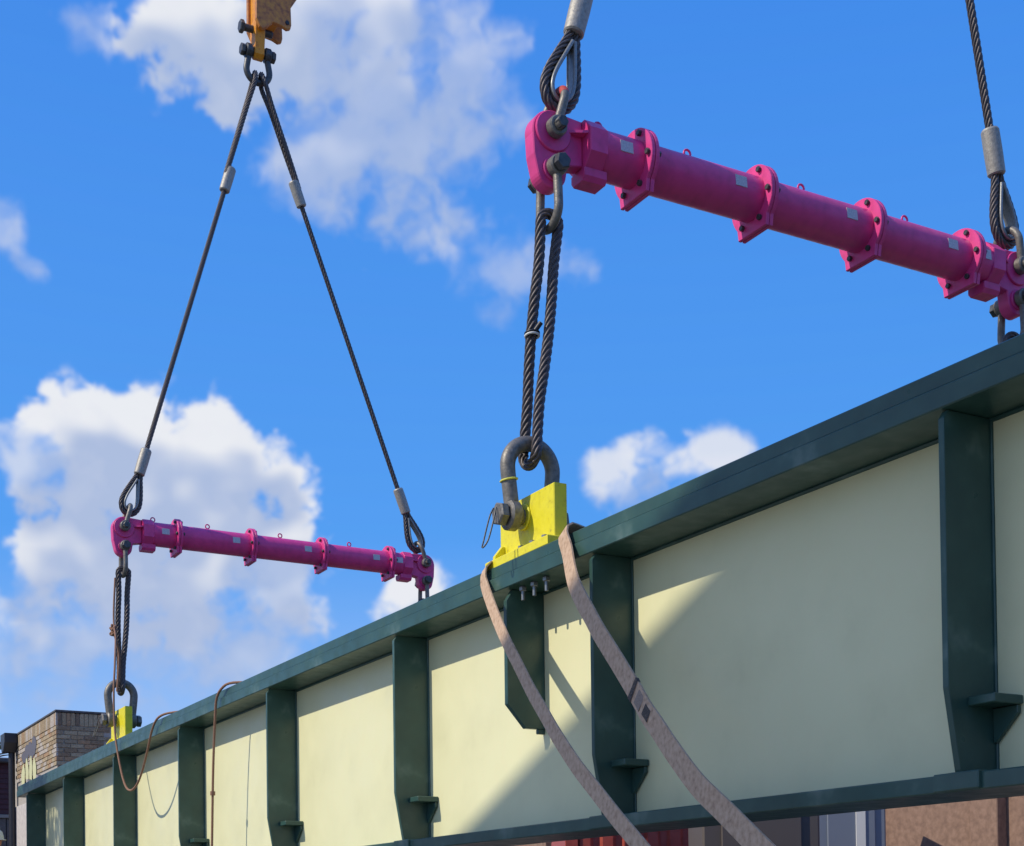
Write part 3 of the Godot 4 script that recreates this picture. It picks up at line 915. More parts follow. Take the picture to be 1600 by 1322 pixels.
func build_bridge() -> void:
	var t := thing("steel_bridge_girder", "long dark green steel girder with cream web hanging from the pink lifting beams", "bridge girder", Vector3(-5, 2.03, 0))
	var far := -14.38
	var near := 4.6
	var mb := MB.new()
	sweep_x(mb, rect(-0.214, UNDER, 0.214, UNDER + 0.068, 0.004), far, near, 40)
	part("top_flange", mb, M.green, t)
	mb = MB.new()
	sweep_x(mb, rect(-0.203, UNDER + 0.069, 0.203, TOP, 0.004), far + 0.03, near - 0.03, 40)
	part("cover_plate", mb, M.green, t)
	mb = MB.new()
	sweep_x(mb, rect(-0.165, FOOT - 0.055, 0.165, FOOT, 0.004), far, near, 40)
	part("bottom_flange", mb, M.green, t)
	for w in [[far + 0.02, near - 0.02]]:
		mb = MB.new()
		sweep_x(mb, rect(-0.02, FOOT - 0.002, 0.0, UNDER + 0.002), w[0], w[1], 24)
		part("web_plate", mb, M.cream, t, true, "cream painted web plate")
	for w in [[FOOT + 0.004, 0.004], [UNDER - 0.004, 0.004]]:
		mb = MB.new()
		sweep_x(mb, PackedVector2Array([Vector2(0.0005, w[0] - 0.009), Vector2(0.006, w[0] - 0.006), Vector2(0.0095, w[0]), Vector2(0.006, w[0] + 0.006), Vector2(0.0005, w[0] + 0.009)]), far + 0.03, near - 0.03, 40)
		part("weld_bead", mb, M.green, t)
	var spots := [4.0, 2.0, 0.0, -2.0, -4.0, -6.0, -8.0, -10.0, -12.0, -13.85]
	for x: float in spots:
		var c := cy(x)
		mb = MB.new()
		var o := PackedVector2Array([Vector2(0.001, FOOT + c), Vector2(0.160, FOOT + c), Vector2(0.1635, FOOT + 0.012 + c), Vector2(0.207, 2.352 + c), Vector2(0.207, 3.178 + c), Vector2(0.188, UNDER - 0.002 + c), Vector2(0.001, UNDER - 0.002 + c)])
		prism(mb, o, 0.024, plane_zy(x - 0.012), 0.002)
		var s := part("stiffener", mb, M.green, t)
		mb = MB.new()
		for q: float in [0.002, -0.026]:
			tube(mb, PackedVector3Array([Vector3(x + q, FOOT + 0.01 + c, 0.003), Vector3(x + q, UNDER - 0.01 + c, 0.003)]), 0.006, 8)
		part("weld_bead", mb, M.green, s)
		if x > -13.0:
			mb = MB.new()
			box(mb, Vector3(x + 0.0005, 2.298 + c, 0.002), Vector3(x + 0.107, 2.326 + c, 0.127), 0.003)
			part("shelf_plate", mb, M.green, s)
			mb = MB.new()
			prism(mb, [Vector2(x + 0.001, 2.296 + c), Vector2(x + 0.098, 2.296 + c), Vector2(x + 0.098, 2.272 + c), Vector2(x + 0.012, 2.19 + c), Vector2(x + 0.001, 2.19 + c)], 0.016, plane_xy(0.012), 0.002)
			part("gusset", mb, M.green, s)
			mb = MB.new()
			box(mb, Vector3(x - 0.10, FOOT - 0.0525 + c, 0.10), Vector3(x + 0.085, FOOT + 0.0035 + c, 0.179), 0.004)
			part("foot_plate", mb, M.green, s)
	for x: float in [-2.75]:          # short stiffener under the near lifting lug
		var c := cy(x)
		mb = MB.new()
		prism(mb, [Vector2(0.001, 2.555 + c), Vector2(0.108, 2.555 + c), Vector2(0.205, 2.664 + c), Vector2(0.205, 3.15 + c), Vector2(0.17, UNDER - 0.002 + c), Vector2(0.001, UNDER - 0.002 + c)], 0.03, plane_zy(x - 0.015), 0.002)
		var s := part("short_stiffener", mb, M.green, t)
		mb = MB.new()
		box(mb, Vector3(x - 0.026, 2.532 + c, 0.002), Vector3(x - 0.004, 2.556 + c, 0.04), 0.003)
		part("backing_tab", mb, M.green, s)
	# what lies behind: a deck and the shallower edge beam that the other slings hold
	mb = MB.new()
	sweep_x(mb, rect(-3.18, 2.64, -0.021, 2.68), far + 0.1, near - 0.1, 20)
	part("deck_plate", mb, M.green, t)
	mb = MB.new()
	sweep_x(mb, PackedVector2Array([Vector2(-3.34, 2.50), Vector2(-3.06, 2.50), Vector2(-3.06, 2.53), Vector2(-3.181, 2.53), Vector2(-3.181, 3.26), Vector2(-3.06, 3.26), Vector2(-3.06, 3.30), Vector2(-3.34, 3.30), Vector2(-3.34, 3.26), Vector2(-3.219, 3.26), Vector2(-3.219, 2.53), Vector2(-3.34, 2.53)]), far, near, 20)
	part("edge_beam", mb, M.green, t)
	for i in 9:
		var x := -13.0 + i * 2.0
		mb = MB.new()
		box(mb, Vector3(x - 0.06, 2.52 + cy(x), -3.18), Vector3(x + 0.06, 2.638 + cy(x), -0.022))
		part("cross_beam", mb, M.green, t)

# ------------------------------------------------------------------ rigging
func lug(at: Vector3, label: String, rise := 0.0) -> Node3D:
	var t := thing("lifting_lug", label, "lifting lug", at, "lifting lugs on the top flange")
	var mb := MB.new()
	prism(mb, [Vector2(-0.28, -0.095), Vector2(0.31, -0.095), Vector2(0.31, 0.095), Vector2(-0.28, 0.095)], 0.045, plane_xz(0.0235), 0.004)
	part("base_plate", mb, M.yellow, t, false)
	mb = MB.new()
	prism(mb, [Vector2(-0.235, 0.047), Vector2(0.27, 0.047), Vector2(0.27, 0.300 + rise), Vector2(-0.205, 0.300 + rise), Vector2(-0.235, 0.270 + rise)], 0.07, plane_xy(0), 0.004)
	part("lug_plate", mb, M.yellow, t, false)
	for s: float in [-1.0, 1.0]:
		mb = MB.new()
		prism(mb, [Vector2(0.036, 0.047), Vector2(0.09, 0.047), Vector2(0.09, 0.06), Vector2(0.05, 0.11), Vector2(0.036, 0.11)], 0.025, Transform3D(Basis(Vector3(0, 0, s), Vector3(0, 1, 0), Vector3(-s, 0, 0)), Vector3(-0.20, 0, 0)), 0.002)
		part("gusset", mb, M.yellow, t, false)
		mb = MB.new()
		drum(mb, Vector3(0, 0.205 + rise, s * 0.041), Vector3(0, 0, 1), 0.062, 0.012)
		part("cheek_ring", mb, M.yellow, t, false)
		for x: float in ([0.025, 0.13, 0.24] if s > 0 else []):
			mb = MB.new()
			tube(mb, PackedVector3Array([Vector3(x, 0.047, s * 0.062), Vector3(x, -0.192, s * 0.062)]), 0.009, 10)
			var b := part("bolt", mb, M.zinc, t, false)
			mb = MB.new()
			hexnut(mb, Vector3(x, 0.054, s * 0.066), Vector3.UP, 0.018, 0.015)
			part("bolt_head", mb, M.zinc, b, false)
			mb = MB.new()
			hexnut(mb, Vector3(x, -0.139, s * 0.062), Vector3.UP, 0.018, 0.02)
			part("nut", mb, M.zinc, b, false)
	return t

# a bow shackle: pin along local X through the origin, bow upwards, nut on -X
func shackle(at: Vector3, turn: Basis, p: Dictionary, label: String, group: String) -> Node3D:
	var t := thing("bow_shackle", label, "shackle", at, group)
	t.basis = turn
	var r: float = p.r
	var e: float = p.eye
	var w: float = p.bow
	var l: float = p.len
	var h: float = l - w
	var pts := [Vector3(-e, 0.0, 0), Vector3(-e, p.ring * 0.7, 0), Vector3(lerpf(-e, -w, 0.6), lerpf(p.ring * 0.7, h, 0.55), 0)]
	for i in 13:
		var a := deg_to_rad(lerpf(188.0, -8.0, i / 12.0))
		pts.append(Vector3(cos(a) * w, h + sin(a) * w, 0))
	pts.append(Vector3(lerpf(e, w, 0.6), lerpf(p.ring * 0.7, h, 0.55), 0))
	pts.append(Vector3(e, p.ring * 0.7, 0))
	pts.append(Vector3(e, 0, 0))
	var path := smooth_path(pts, r * 0.45)
	var mb := MB.new()
	tube(mb, path, r, 18)
	for s: float in [-1.0, 1.0]:
		drum(mb, Vector3(s * e, 0, 0), Vector3(1, 0, 0), p.ring, p.thick, r * 0.3, 28)
	part("bow", mb, p.mat, t, false)
	mb = MB.new()
	var reach: float = e + p.thick * 0.5
	drum(mb, Vector3(0, 0, 0), Vector3(1, 0, 0), p.pin, reach * 2.0 + p.thick * 1.5, 0.004, 20)
	var pin := part("pin", mb, p.mat, t, false)
	mb = MB.new()
	hexnut(mb, Vector3(-reach - p.thick * 0.42, 0, 0), Vector3(1, 0, 0), p.pin * 1.5, p.thick * 0.7)
	part("nut", mb, p.nut, pin, false)
	mb = MB.new()
	hexnut(mb, Vector3(reach + p.thick * 0.45, 0, 0), Vector3(1, 0, 0), p.pin * p.get("head", 1.5), p.thick * 0.7)
	part("bolt_head", mb, p.nut, pin, false)
	if p.has("clip"):
		var k: float = p.clip
		var x: float = -reach - p.thick * 0.95
		mb = MB.new()
		var loop := smooth_path([Vector3(x, p.pin * 0.7, -0.01), Vector3(x - k * 0.12, -k * 0.1, -0.012), Vector3(x - k * 0.30, -k * 0.75, -0.014), Vector3(x - k * 0.40, -k, 0.0), Vector3(x - k * 0.26, -k * 0.78, 0.016), Vector3(x - k * 0.05, -k * 0.12, 0.012), Vector3(x + 0.004, p.pin * 0.7, 0.008)], 0.012)
		tube(mb, loop, 0.0038, 8)
		part("safety_pin", mb, M.dark_steel, t, false)
	return t

func eye_point(o: Vector3, t: Vector3, w: Vector3, x: float, y: float) -> Vector3:
	return o + t * y + w * x

# teardrop eye with thimble, ferrule and rope: bottom of the eye at o, running along t, eye lying in the plane of w
func hard_eye(node: Node3D, o: Vector3, t: Vector3, w: Vector3, r: float) -> Vector3:
	var n := t.cross(w).normalized()
	var shape := [Vector2(0.014, 0.44), Vector2(0.022, 0.37), Vector2(0.055, 0.26), Vector2(0.080, 0.16), Vector2(0.082, 0.085), Vector2(0.052, 0.022), Vector2(0, 0.0), Vector2(-0.052, 0.022), Vector2(-0.082, 0.085), Vector2(-0.080, 0.16), Vector2(-0.055, 0.26), Vector2(-0.022, 0.37), Vector2(-0.014, 0.44)]
	var pts := []
	for q: Vector2 in shape:
		pts.append(eye_point(o, t, w, q.x, q.y))
	var mb := MB.new()
	rope(mb, smooth_path(pts, 0.011), r)
	var eye := part("eye", mb, M.rope, node)
	pts = []
	for q in [Vector2(0.006, 0.345), Vector2(0.030, 0.255), Vector2(0.053, 0.16), Vector2(0.056, 0.09), Vector2(0.036, 0.045), Vector2(0, 0.028), Vector2(-0.036, 0.045), Vector2(-0.056, 0.09), Vector2(-0.053, 0.16), Vector2(-0.030, 0.255), Vector2(-0.006, 0.345)]:
		pts.append(eye_point(o, t, w, q.x, q.y))
	var path := smooth_path(pts, 0.02)
	mb = MB.new()
	var fr := frames(path, false, n)
	for side: float in [-1.0, 1.0]:
		var rim := PackedVector3Array()
		for i in path.size():
			rim.append(path[i] + n * (r + 0.006) * side)
		tube(mb, rim, 0.010, 8)
	for i in path.size() - 1:
		for s: float in [-1.0, 1.0]:
			var a: Vector3 = fr[i][1] * 0.006 * s
			var b: Vector3 = fr[i + 1][1] * 0.006 * s
			var na: Vector3 = fr[i][1] * s
			var nb: Vector3 = fr[i + 1][1] * s
			mb.squad(path[i] + a - n * r, path[i] + a + n * r, path[i + 1] + b + n * r, path[i + 1] + b - n * r, na, na, nb, nb)
	part("thimble", mb, M.galv, eye)
	var top := eye_point(o, t, w, 0, 0.40)
	ferrule(node, top, t)
	return top + t * 0.2

func ferrule(node: Node3D, at: Vector3, t: Vector3, length := 0.26) -> void:
	var mb := MB.new()
	lathe(mb, [Vector2(0, 0), Vector2(0.044, 0), Vector2(0.051, 0.008), Vector2(0.053, length * 0.5), Vector2(0.052, length - 0.012), Vector2(0.045, length), Vector2(0, length)], turned(t, at), 24)
	part("ferrule", mb, M.ferrule, node)

func straight(a: Vector3, b: Vector3, step := 0.016) -> PackedVector3Array:
	var k := maxi(2, int(a.distance_to(b) / step))
	var out := PackedVector3Array()
	for i in k + 1:
		out.append(a.lerp(b, float(i) / k))
	return out

const MID := {"r": 0.0215, "eye": 0.078, "bow": 0.086, "len": 0.265, "ring": 0.048, "thick": 0.05, "pin": 0.027}
const BIG := {"r": 0.036, "eye": 0.104, "bow": 0.122, "len": 0.352, "ring": 0.07, "thick": 0.062, "pin": 0.038}

func build_beam(x: float, y: float, z0: float, label: String) -> Node3D:
	# spreader beam along -Z; z0 is the middle
	var t := thing("spreader_beam", label, "lifting beam", Vector3(x, y, z0), "pink spreader beams over the girder")
	var R := 0.112
	var f := [1.107, 0.369, -0.369, -1.107]
	var ends := [1.35, 1.107, 0.369, -0.369, -1.107, -1.25]
	for i in 5:
		var mb := MB.new()
		var a: float = ends[i]
		var b: float = ends[i + 1]
		var sgn := 0.025
		var za := a - (sgn if i > 0 else 0.0)
		var zb := b + (sgn if i < 4 else 0.0)
		var path := PackedVector3Array([Vector3(0, 0, za), Vector3(0, 0, zb)])
		tube(mb, path, R, 40)
		var tb := part("tube", mb, M.pink, t, false)
		# rating plate and eye bolt on every length
		var zp := zb + 0.15 if i < 4 else zb + 0.06
		if i == 0:
			zp = zb + 0.105
		mb = MB.new()
		var ang := deg_to_rad(6.0)
		var bs := Basis(Vector3(0, 0, -1), Vector3(-sin(ang), cos(ang), 0), Vector3(cos(ang), sin(ang), 0))
		prism(mb, rect(-0.036, -0.028, 0.036, 0.028), 0.004, Transform3D(bs, bs.z * (R * 0.985) + Vector3(0, 0, zp)))
		part("rating_plate", mb, M.plate, tb, false, "small pale rating plate")
		mb = MB.new()
		var ze := (za + zb) * 0.5 + 0.06
		if i == 4:
			ze = za - 0.04
		if i == 0:
			ze = za - 0.02
		var ring := PackedVector3Array()
		for k in 12:
			var q := TAU * k / 12
			ring.append(Vector3(0, R + 0.026 + sin(q) * 0.02, ze + cos(q) * 0.02))
		tube(mb, ring, 0.006, 8, true)
		drum(mb, Vector3(0, R + 0.001, ze), Vector3.UP, 0.012, 0.016, 0.002, 12)
		part("eye_bolt", mb, M.pink, tb, false)
	for z: float in f:
		for s: float in [-1.0, 1.0]:
			var mb := MB.new()
			var o := arc(0, 0, 0.168, -44, 224, 30)
			o.append(Vector2(-0.112, -0.174))
			o.append(Vector2(0.112, -0.174))
			prism(mb, o, 0.022, plane_xy(0).translated(Vector3(0, 0, z + s * 0.013)), 0.003)
			var fl := part("flange", mb, M.pink, t, false)
			for k in 6:
				var q := deg_to_rad(60.0 * k)
				mb = MB.new()
				hexnut(mb, Vector3(cos(q) * 0.142, sin(q) * 0.142, z + s * 0.033), Vector3(0, 0, 1), 0.015, 0.018)
				part("bolt", mb, M.dark_steel, fl, false)
	for s: float in [1.0, -1.0]:
		var e := 1.612 if s > 0 else 1.512          # pin line of this end
		# socket, end plate with the two pin holes and its bosses
		var fz := Transform3D(Basis(Vector3(1, 0, 0), Vector3(0, 1, 0), Vector3(0, 0, 1)), Vector3(0, 0, s * (e - 0.217)))
		var mb := MB.new()
		prism(mb, rect(-0.114, -0.114, 0.114, 0.118, 0.06), 0.10, fz, 0.004)
		var so := part("socket", mb, M.pink, t, false)
		mb = MB.new()
		prism(mb, [Vector2(-0.045, -0.172), Vector2(0.045, -0.172), Vector2(0.062, -0.15), Vector2(0.062, -0.112), Vector2(-0.062, -0.112), Vector2(-0.062, -0.15)], 0.13, fz.translated(Vector3(0, 0, -s * 0.01)), 0.004)
		part("foot", mb, M.pink, so, false)
		for q: float in [-1.0, 1.0]:
			mb = MB.new()
			prism(mb, [Vector2(0, 0), Vector2(0.055, 0), Vector2(0, 0.11)], 0.014, Transform3D(Basis(Vector3(q, 0, 0), Vector3(0, 0, s), Vector3(0, -1, 0)), Vector3(q * 0.041, 0.04, s * (e - 0.166))), 0.001)
			part("web_rib", mb, M.pink, so, false)
		var o := PackedVector2Array()
		o.append(Vector2(-0.165, 0.112))
		o.append(Vector2(-0.165, -0.105))
		o.append(Vector2(-0.082, -0.122))
		o.append_array(arc(0.006, -0.168, 0.079, 195, 345, 14))
		o.append(Vector2(0.103, -0.10))
		o.append(Vector2(0.108, -0.01))
		o.append_array(arc(0.0, 0.014, 0.109, -10, 100, 20))
		mb = MB.new()
		prism(mb, o, 0.08, Transform3D(Basis(Vector3(0, 0, s), Vector3(0, 1, 0), Vector3(-s, 0, 0)), Vector3(0, 0, s * e)), 0.005)
		var ep := part("end_plate", mb, M.pink, t, false)
		for q: float in [-1.0, 1.0]:
			mb = MB.new()
			drum(mb, Vector3(q * 0.044, 0.022, s * e), Vector3(1, 0, 0), 0.096, 0.018, 0.004, 32)
			part("boss", mb, M.pink, ep, false)
			mb = MB.new()
			drum(mb, Vector3(q * 0.044, -0.158, s * e), Vector3(1, 0, 0), 0.058, 0.014, 0.004, 24)
			part("boss", mb, M.pink, ep, false)
	return t

func build_rigging() -> void:
	var turn_z := Basis(Vector3.UP, PI / 2)            # pin along Z, nut towards the viewer
	var mid: Dictionary = MID.duplicate()
	mid.mat = M.steel
	mid.nut = M.dark_steel
	var big: Dictionary = BIG.duplicate()
	big.mat = M.steel
	big.nut = M.steel
	big.clip = 0.17
	var sets := [
		{"x": -2.70, "lx": -2.70, "lz": 0.096, "rise": 0.0, "y": 5.345, "where": "nearer", "apex": Vector3(-2.7, 11.84, -1.86)},
		{"x": -10.50, "lx": -10.52, "lz": 0.0, "rise": 0.058, "y": 5.372, "where": "farther", "apex": Vector3(-10.5, 10.03, -1.40)}]
	for i in 2:
		var a: Dictionary = sets[i]
		var beam: String = ["pink beam by the worn straps", "pink beam by the brick building"][i]
		var zc := -1.64
		var top: float = TOP + cy(a.lx)
		var mark: String = ["beside the two worn straps", "in front of the brick building"][i]
		lug(Vector3(a.lx, top, a.lz), "yellow lifting lug bolted on the flange " + mark, a.rise)
		var sh := shackle(Vector3(a.lx, top + 0.205 + a.rise, a.lz), turn_z, big, "large grey bow shackle pinned through the yellow lug " + mark, "large shackles in the yellow lugs")
		if i == 0:
			var tie := MB.new()
			var ring := PackedVector3Array()
			for k in 16:
				ring.append(Vector3(-0.116 + cos(TAU * k / 16) * 0.040, 0.165 + cos(TAU * k / 16) * 0.008, sin(TAU * k / 16) * 0.040))
			tube(tie, ring, 0.0045, 6, true)
			part("cable_tie", tie, M.tie_yellow, sh, false)
		build_beam(a.x, a.y, zc, "pink tubular spreader beam with bolted flanges above the " + ["worn straps", "brick building"][i])
		for s: float in [1.0, -1.0]:
			var zp := zc + (1.612 if s > 0 else -1.512)
			var which: String = ("front end of the " if s > 0 else "back end of the ") + beam
			# lower shackle hangs down, upper one leans with its sling
			var low := Vector3(a.x, a.y - 0.158, zp)
			shackle(low, Basis(Vector3.RIGHT, PI) * Basis(Vector3.UP, 0.0), mid, "grey shackle under the " + which, "shackles on the spreader beams")
			var up := Vector3(a.x, a.y + 0.028, zp)
			var goal: Vector3 = a.apex
			var lean := atan2(goal.z - up.z, goal.y - up.y)
			var upper := mid.duplicate()
			upper.len = 0.225
			upper.head = 1.1
			var us := shackle(up, Basis(Vector3.RIGHT, lean), upper, "grey shackle atop the " + which, "shackles on the spreader beams")
			if i == 0 and s > 0:
				var mark_path := PackedVector3Array()
				for k in 9:
					var q := deg_to_rad(lerpf(95.0, 25.0, k / 8.0))
					mark_path.append(Vector3(cos(q) * upper.bow, upper.len - upper.bow + sin(q) * upper.bow, 0))
				var rm := MB.new()
				tube(rm, mark_path, upper.r * 1.03, 18)
				part("red_marking", rm, M.red_paint, us, false, "red painted band on the bow")
			var t := (goal - up).normalized()
			var w := t.cross(Vector3(1, 0, 0)).normalized()
			var o := up + t * 0.142
			var sl := thing("wire_rope_sling", "wire rope from the " + which, "wire rope", o, "upper wire rope slings")
			var start := hard_eye(sl, o, t, w, 0.0245)
			var finish := goal - t * 0.15
			if i == 1:
				finish = goal - t * 1.20
			var mb := MB.new()
			rope(mb, straight(start, finish), 0.0245)
			part("rope", mb, M.rope, sl)
			if i == 1:
				# soft eye round the shackle under the crane link
				ferrule(sl, goal - t * 1.26, t, 0.25)
				var side := Vector3(1, 0, 0)
				var off := Vector3(0, 0, 0.032 * s)
				var e := goal + off
				var pts := [e - t * 1.08 + side * 0.014, e - t * 0.75 + side * 0.027, e - t * 0.3 + side * 0.034, e - t * 0.06 + side * 0.055, e + Vector3(0, 0.052, 0), e - t * 0.06 - side * 0.055, e - t * 0.3 - side * 0.034, e - t * 0.75 - side * 0.027, e - t * 1.08 - side * 0.014]
				mb = MB.new()
				rope(mb, smooth_path(pts, 0.014), 0.0245)
				part("soft_eye", mb, M.rope, sl)
			# drop sling: an endless rope from the lower shackle down to the lug (front) or the edge beam (behind)
			var hang := low + Vector3(0, -0.265, 0)
			var foot := Vector3(a.lx, top + 0.205 + a.rise + 0.352, a.lz) if s > 0 else Vector3(a.x, 3.81, -3.2)
			build_drop(hang, foot, "doubled wire rope under the " + which, i == 0 and s > 0)
			if s < 0:
				lug(Vector3(a.x, 3.30 + cy(a.x), -3.2), "yellow lug behind the girder, under the " + beam)
				shackle(Vector3(a.x, 3.30 + cy(a.x) + 0.205, -3.2), turn_z, big, "large grey shackle behind the girder, under the " + beam, "large shackles in the yellow lugs")
	# crane link over the far beam
	var g := Vector3(-10.5, 10.03, -1.40)
	var sb: Dictionary = big.duplicate()
	sb.eye = 0.098
	sb.bow = 0.118
	sb.len = 0.295
	sb.r = 0.031
	sb.mat = M.dark_steel
	sb.nut = M.dark_steel
	sb.erase("clip")
	shackle(g + Vector3(0, 0.25, 0), Basis(Vector3.RIGHT, PI) * turn_z, sb, "dark bow shackle under the orange crane link gathering both slings", "")
	crane_link(g + Vector3(0, 0.25, 0))

func build_drop(hang: Vector3, foot: Vector3, label: String, tied: bool) -> void:
	var sl := thing("endless_wire_sling", label, "wire rope", foot, "doubled drop slings")
	var rr := 0.0265
	var a := 0.036 + rr
	var b := 0.0215 + rr
	var pts := []
	for k in 7:                          # under the crown of the lower shackle, in X
		var q := PI + PI * k / 6.0
		pts.append(foot + Vector3(cos(q) * a, -0.036 + sin(q) * a, 0))
	# up to the top, turning a quarter, -Z side
	for k in 5:
		var f := (k + 1) / 6.0
		var m := foot.lerp(hang, f)
		var rad := lerpf(0.05, 0.036, sin(f * PI) * 0.0 + f)
		var q := lerpf(0.0, -PI / 2, smoothstep(0.0, 1.0, f))
		pts.append(m + Vector3(cos(q), 0, sin(q)) * rad)
	for k in 7:                          # over the crown of the upper shackle, in Z
		var q := PI * k / 6.0
		pts.append(hang + Vector3(0, 0.0215 + sin(q) * b, -cos(q) * b))
	for k in 5:
		var f := 1.0 - (k + 1) / 6.0
		var m := foot.lerp(hang, f)
		var rad := lerpf(0.05, 0.036, f)
		var q := lerpf(PI, PI / 2, smoothstep(0.0, 1.0, f))
		pts.append(m + Vector3(cos(q), 0, sin(q)) * rad)
	var mb := MB.new()
	rope(mb, smooth_path(pts, 0.011, true), rr, 0.24, true)
	part("rope", mb, M.rope, sl)
	if tied:
		var m := foot.lerp(hang, 0.5) + Vector3(-0.02, 0.0, 0.03)
		for k in 2:
			mb = MB.new()
			var ring := PackedVector3Array()
			for j in 16:
				ring.append(m + Vector3(cos(TAU * j / 16) * 0.033, 0.012 * k + cos(TAU * j / 16) * 0.004, sin(TAU * j / 16) * 0.033))
			tube(mb, ring, 0.0055, 6, true)
			part("cable_tie", mb, M.tie_white if k == 0 else M.black, sl)
		mb = MB.new()
		tube(mb, PackedVector3Array([m + Vector3(0.03, 0.015, 0.0), m + Vector3(0.05, 0.05, -0.02)]), 0.012, 8)
		part("knot", mb, M.black, sl)

func crane_link(p: Vector3) -> void:
	var t := thing("crane_link", "orange crane link and lug gathering the far slings at the top", "crane link", p)
	var mb := MB.new()
	# tongue tapering down to the shackle pin, lying across the pin
	prism(mb, [Vector2(-0.055, -0.03), Vector2(-0.02, -0.065), Vector2(0.02, -0.065), Vector2(0.055, -0.03), Vector2(0.10, 0.30), Vector2(-0.10, 0.30)], 0.10, Transform3D(Basis(Vector3(1, 0, 0), Vector3(0, 1, 0), Vector3(0, 0, 1)), Vector3.ZERO), 0.005)
	part("tongue", mb, M.orange, t, false)
	for s: float in [-1.0, 1.0]:
		mb = MB.new()
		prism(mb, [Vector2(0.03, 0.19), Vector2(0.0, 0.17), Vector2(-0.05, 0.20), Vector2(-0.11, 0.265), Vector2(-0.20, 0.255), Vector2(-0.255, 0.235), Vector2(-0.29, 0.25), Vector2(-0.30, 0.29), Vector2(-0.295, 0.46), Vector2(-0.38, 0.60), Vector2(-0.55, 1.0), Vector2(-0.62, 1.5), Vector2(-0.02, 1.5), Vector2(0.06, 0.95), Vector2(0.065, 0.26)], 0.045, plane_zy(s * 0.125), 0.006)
		var pl := part("side_plate", mb, M.shaded_orange, t, false, "orange side plate with shade in its colour")
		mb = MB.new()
		drum(mb, Vector3(s * 0.151, 0.30, -0.255), Vector3(1, 0, 0), 0.022, 0.01, 0.002, 16)  # black disc painted for the dark inside of the hole
		part("dark_hole_disc", mb, M.black, pl, false)
	mb = MB.new()
	box(mb, Vector3(-0.10, 0.31, -0.20), Vector3(0.10, 1.28, 0.035), 0.006)
	part("swivel_block", mb, M.orange, t, false)
	mb = MB.new()
	drum(mb, Vector3(0, 0.225, 0), Vector3(0, 0, 1), 0.035, 0.30, 0.005)
	hexnut(mb, Vector3(0, 0.225, 0.165), Vector3(0, 0, 1), 0.062, 0.045)
	part("cross_pin", mb, M.dark_steel, t, false)

# ------------------------------------------------------------------ straps and tag lines
func webbing(mb: MB, path: PackedVector3Array, across: Vector3, width: float, thick: float) -> void:
	var k := path.size()
	var rows := []
	for i in k:
		var t := (path[mini(i + 1, k - 1)] - path[maxi(i - 1, 0)]).normalized()
		var f := float(i) / k
		var w := (across - t * across.dot(t)).normalized()
		w = w.rotated(t, sin(f * 5.0) * 0.05)
		var n := t.cross(w).normalized()
		var ww := width * (1.0 + 0.015 * sin(f * 23.0))
		rows.append([path[i] - w * ww / 2 + n * thick / 2, path[i] + w * ww / 2 + n * thick / 2, path[i] + w * ww / 2 - n * thick / 2, path[i] - w * ww / 2 - n * thick / 2, n, w])
	for i in k - 1:
		var a: Array = rows[i]
		var b: Array = rows[i + 1]
		mb.squad(a[0], a[1], b[1], b[0], a[4], a[4], b[4], b[4])
		mb.squad(a[3], a[2], b[2], b[3], -a[4], -a[4], -b[4], -b[4])
		mb.squad(a[1], a[2], b[2], b[1], a[5], a[5], b[5], b[5])
		mb.squad(a[0], a[3], b[3], b[0], -a[5], -a[5], -b[5], -b[5])

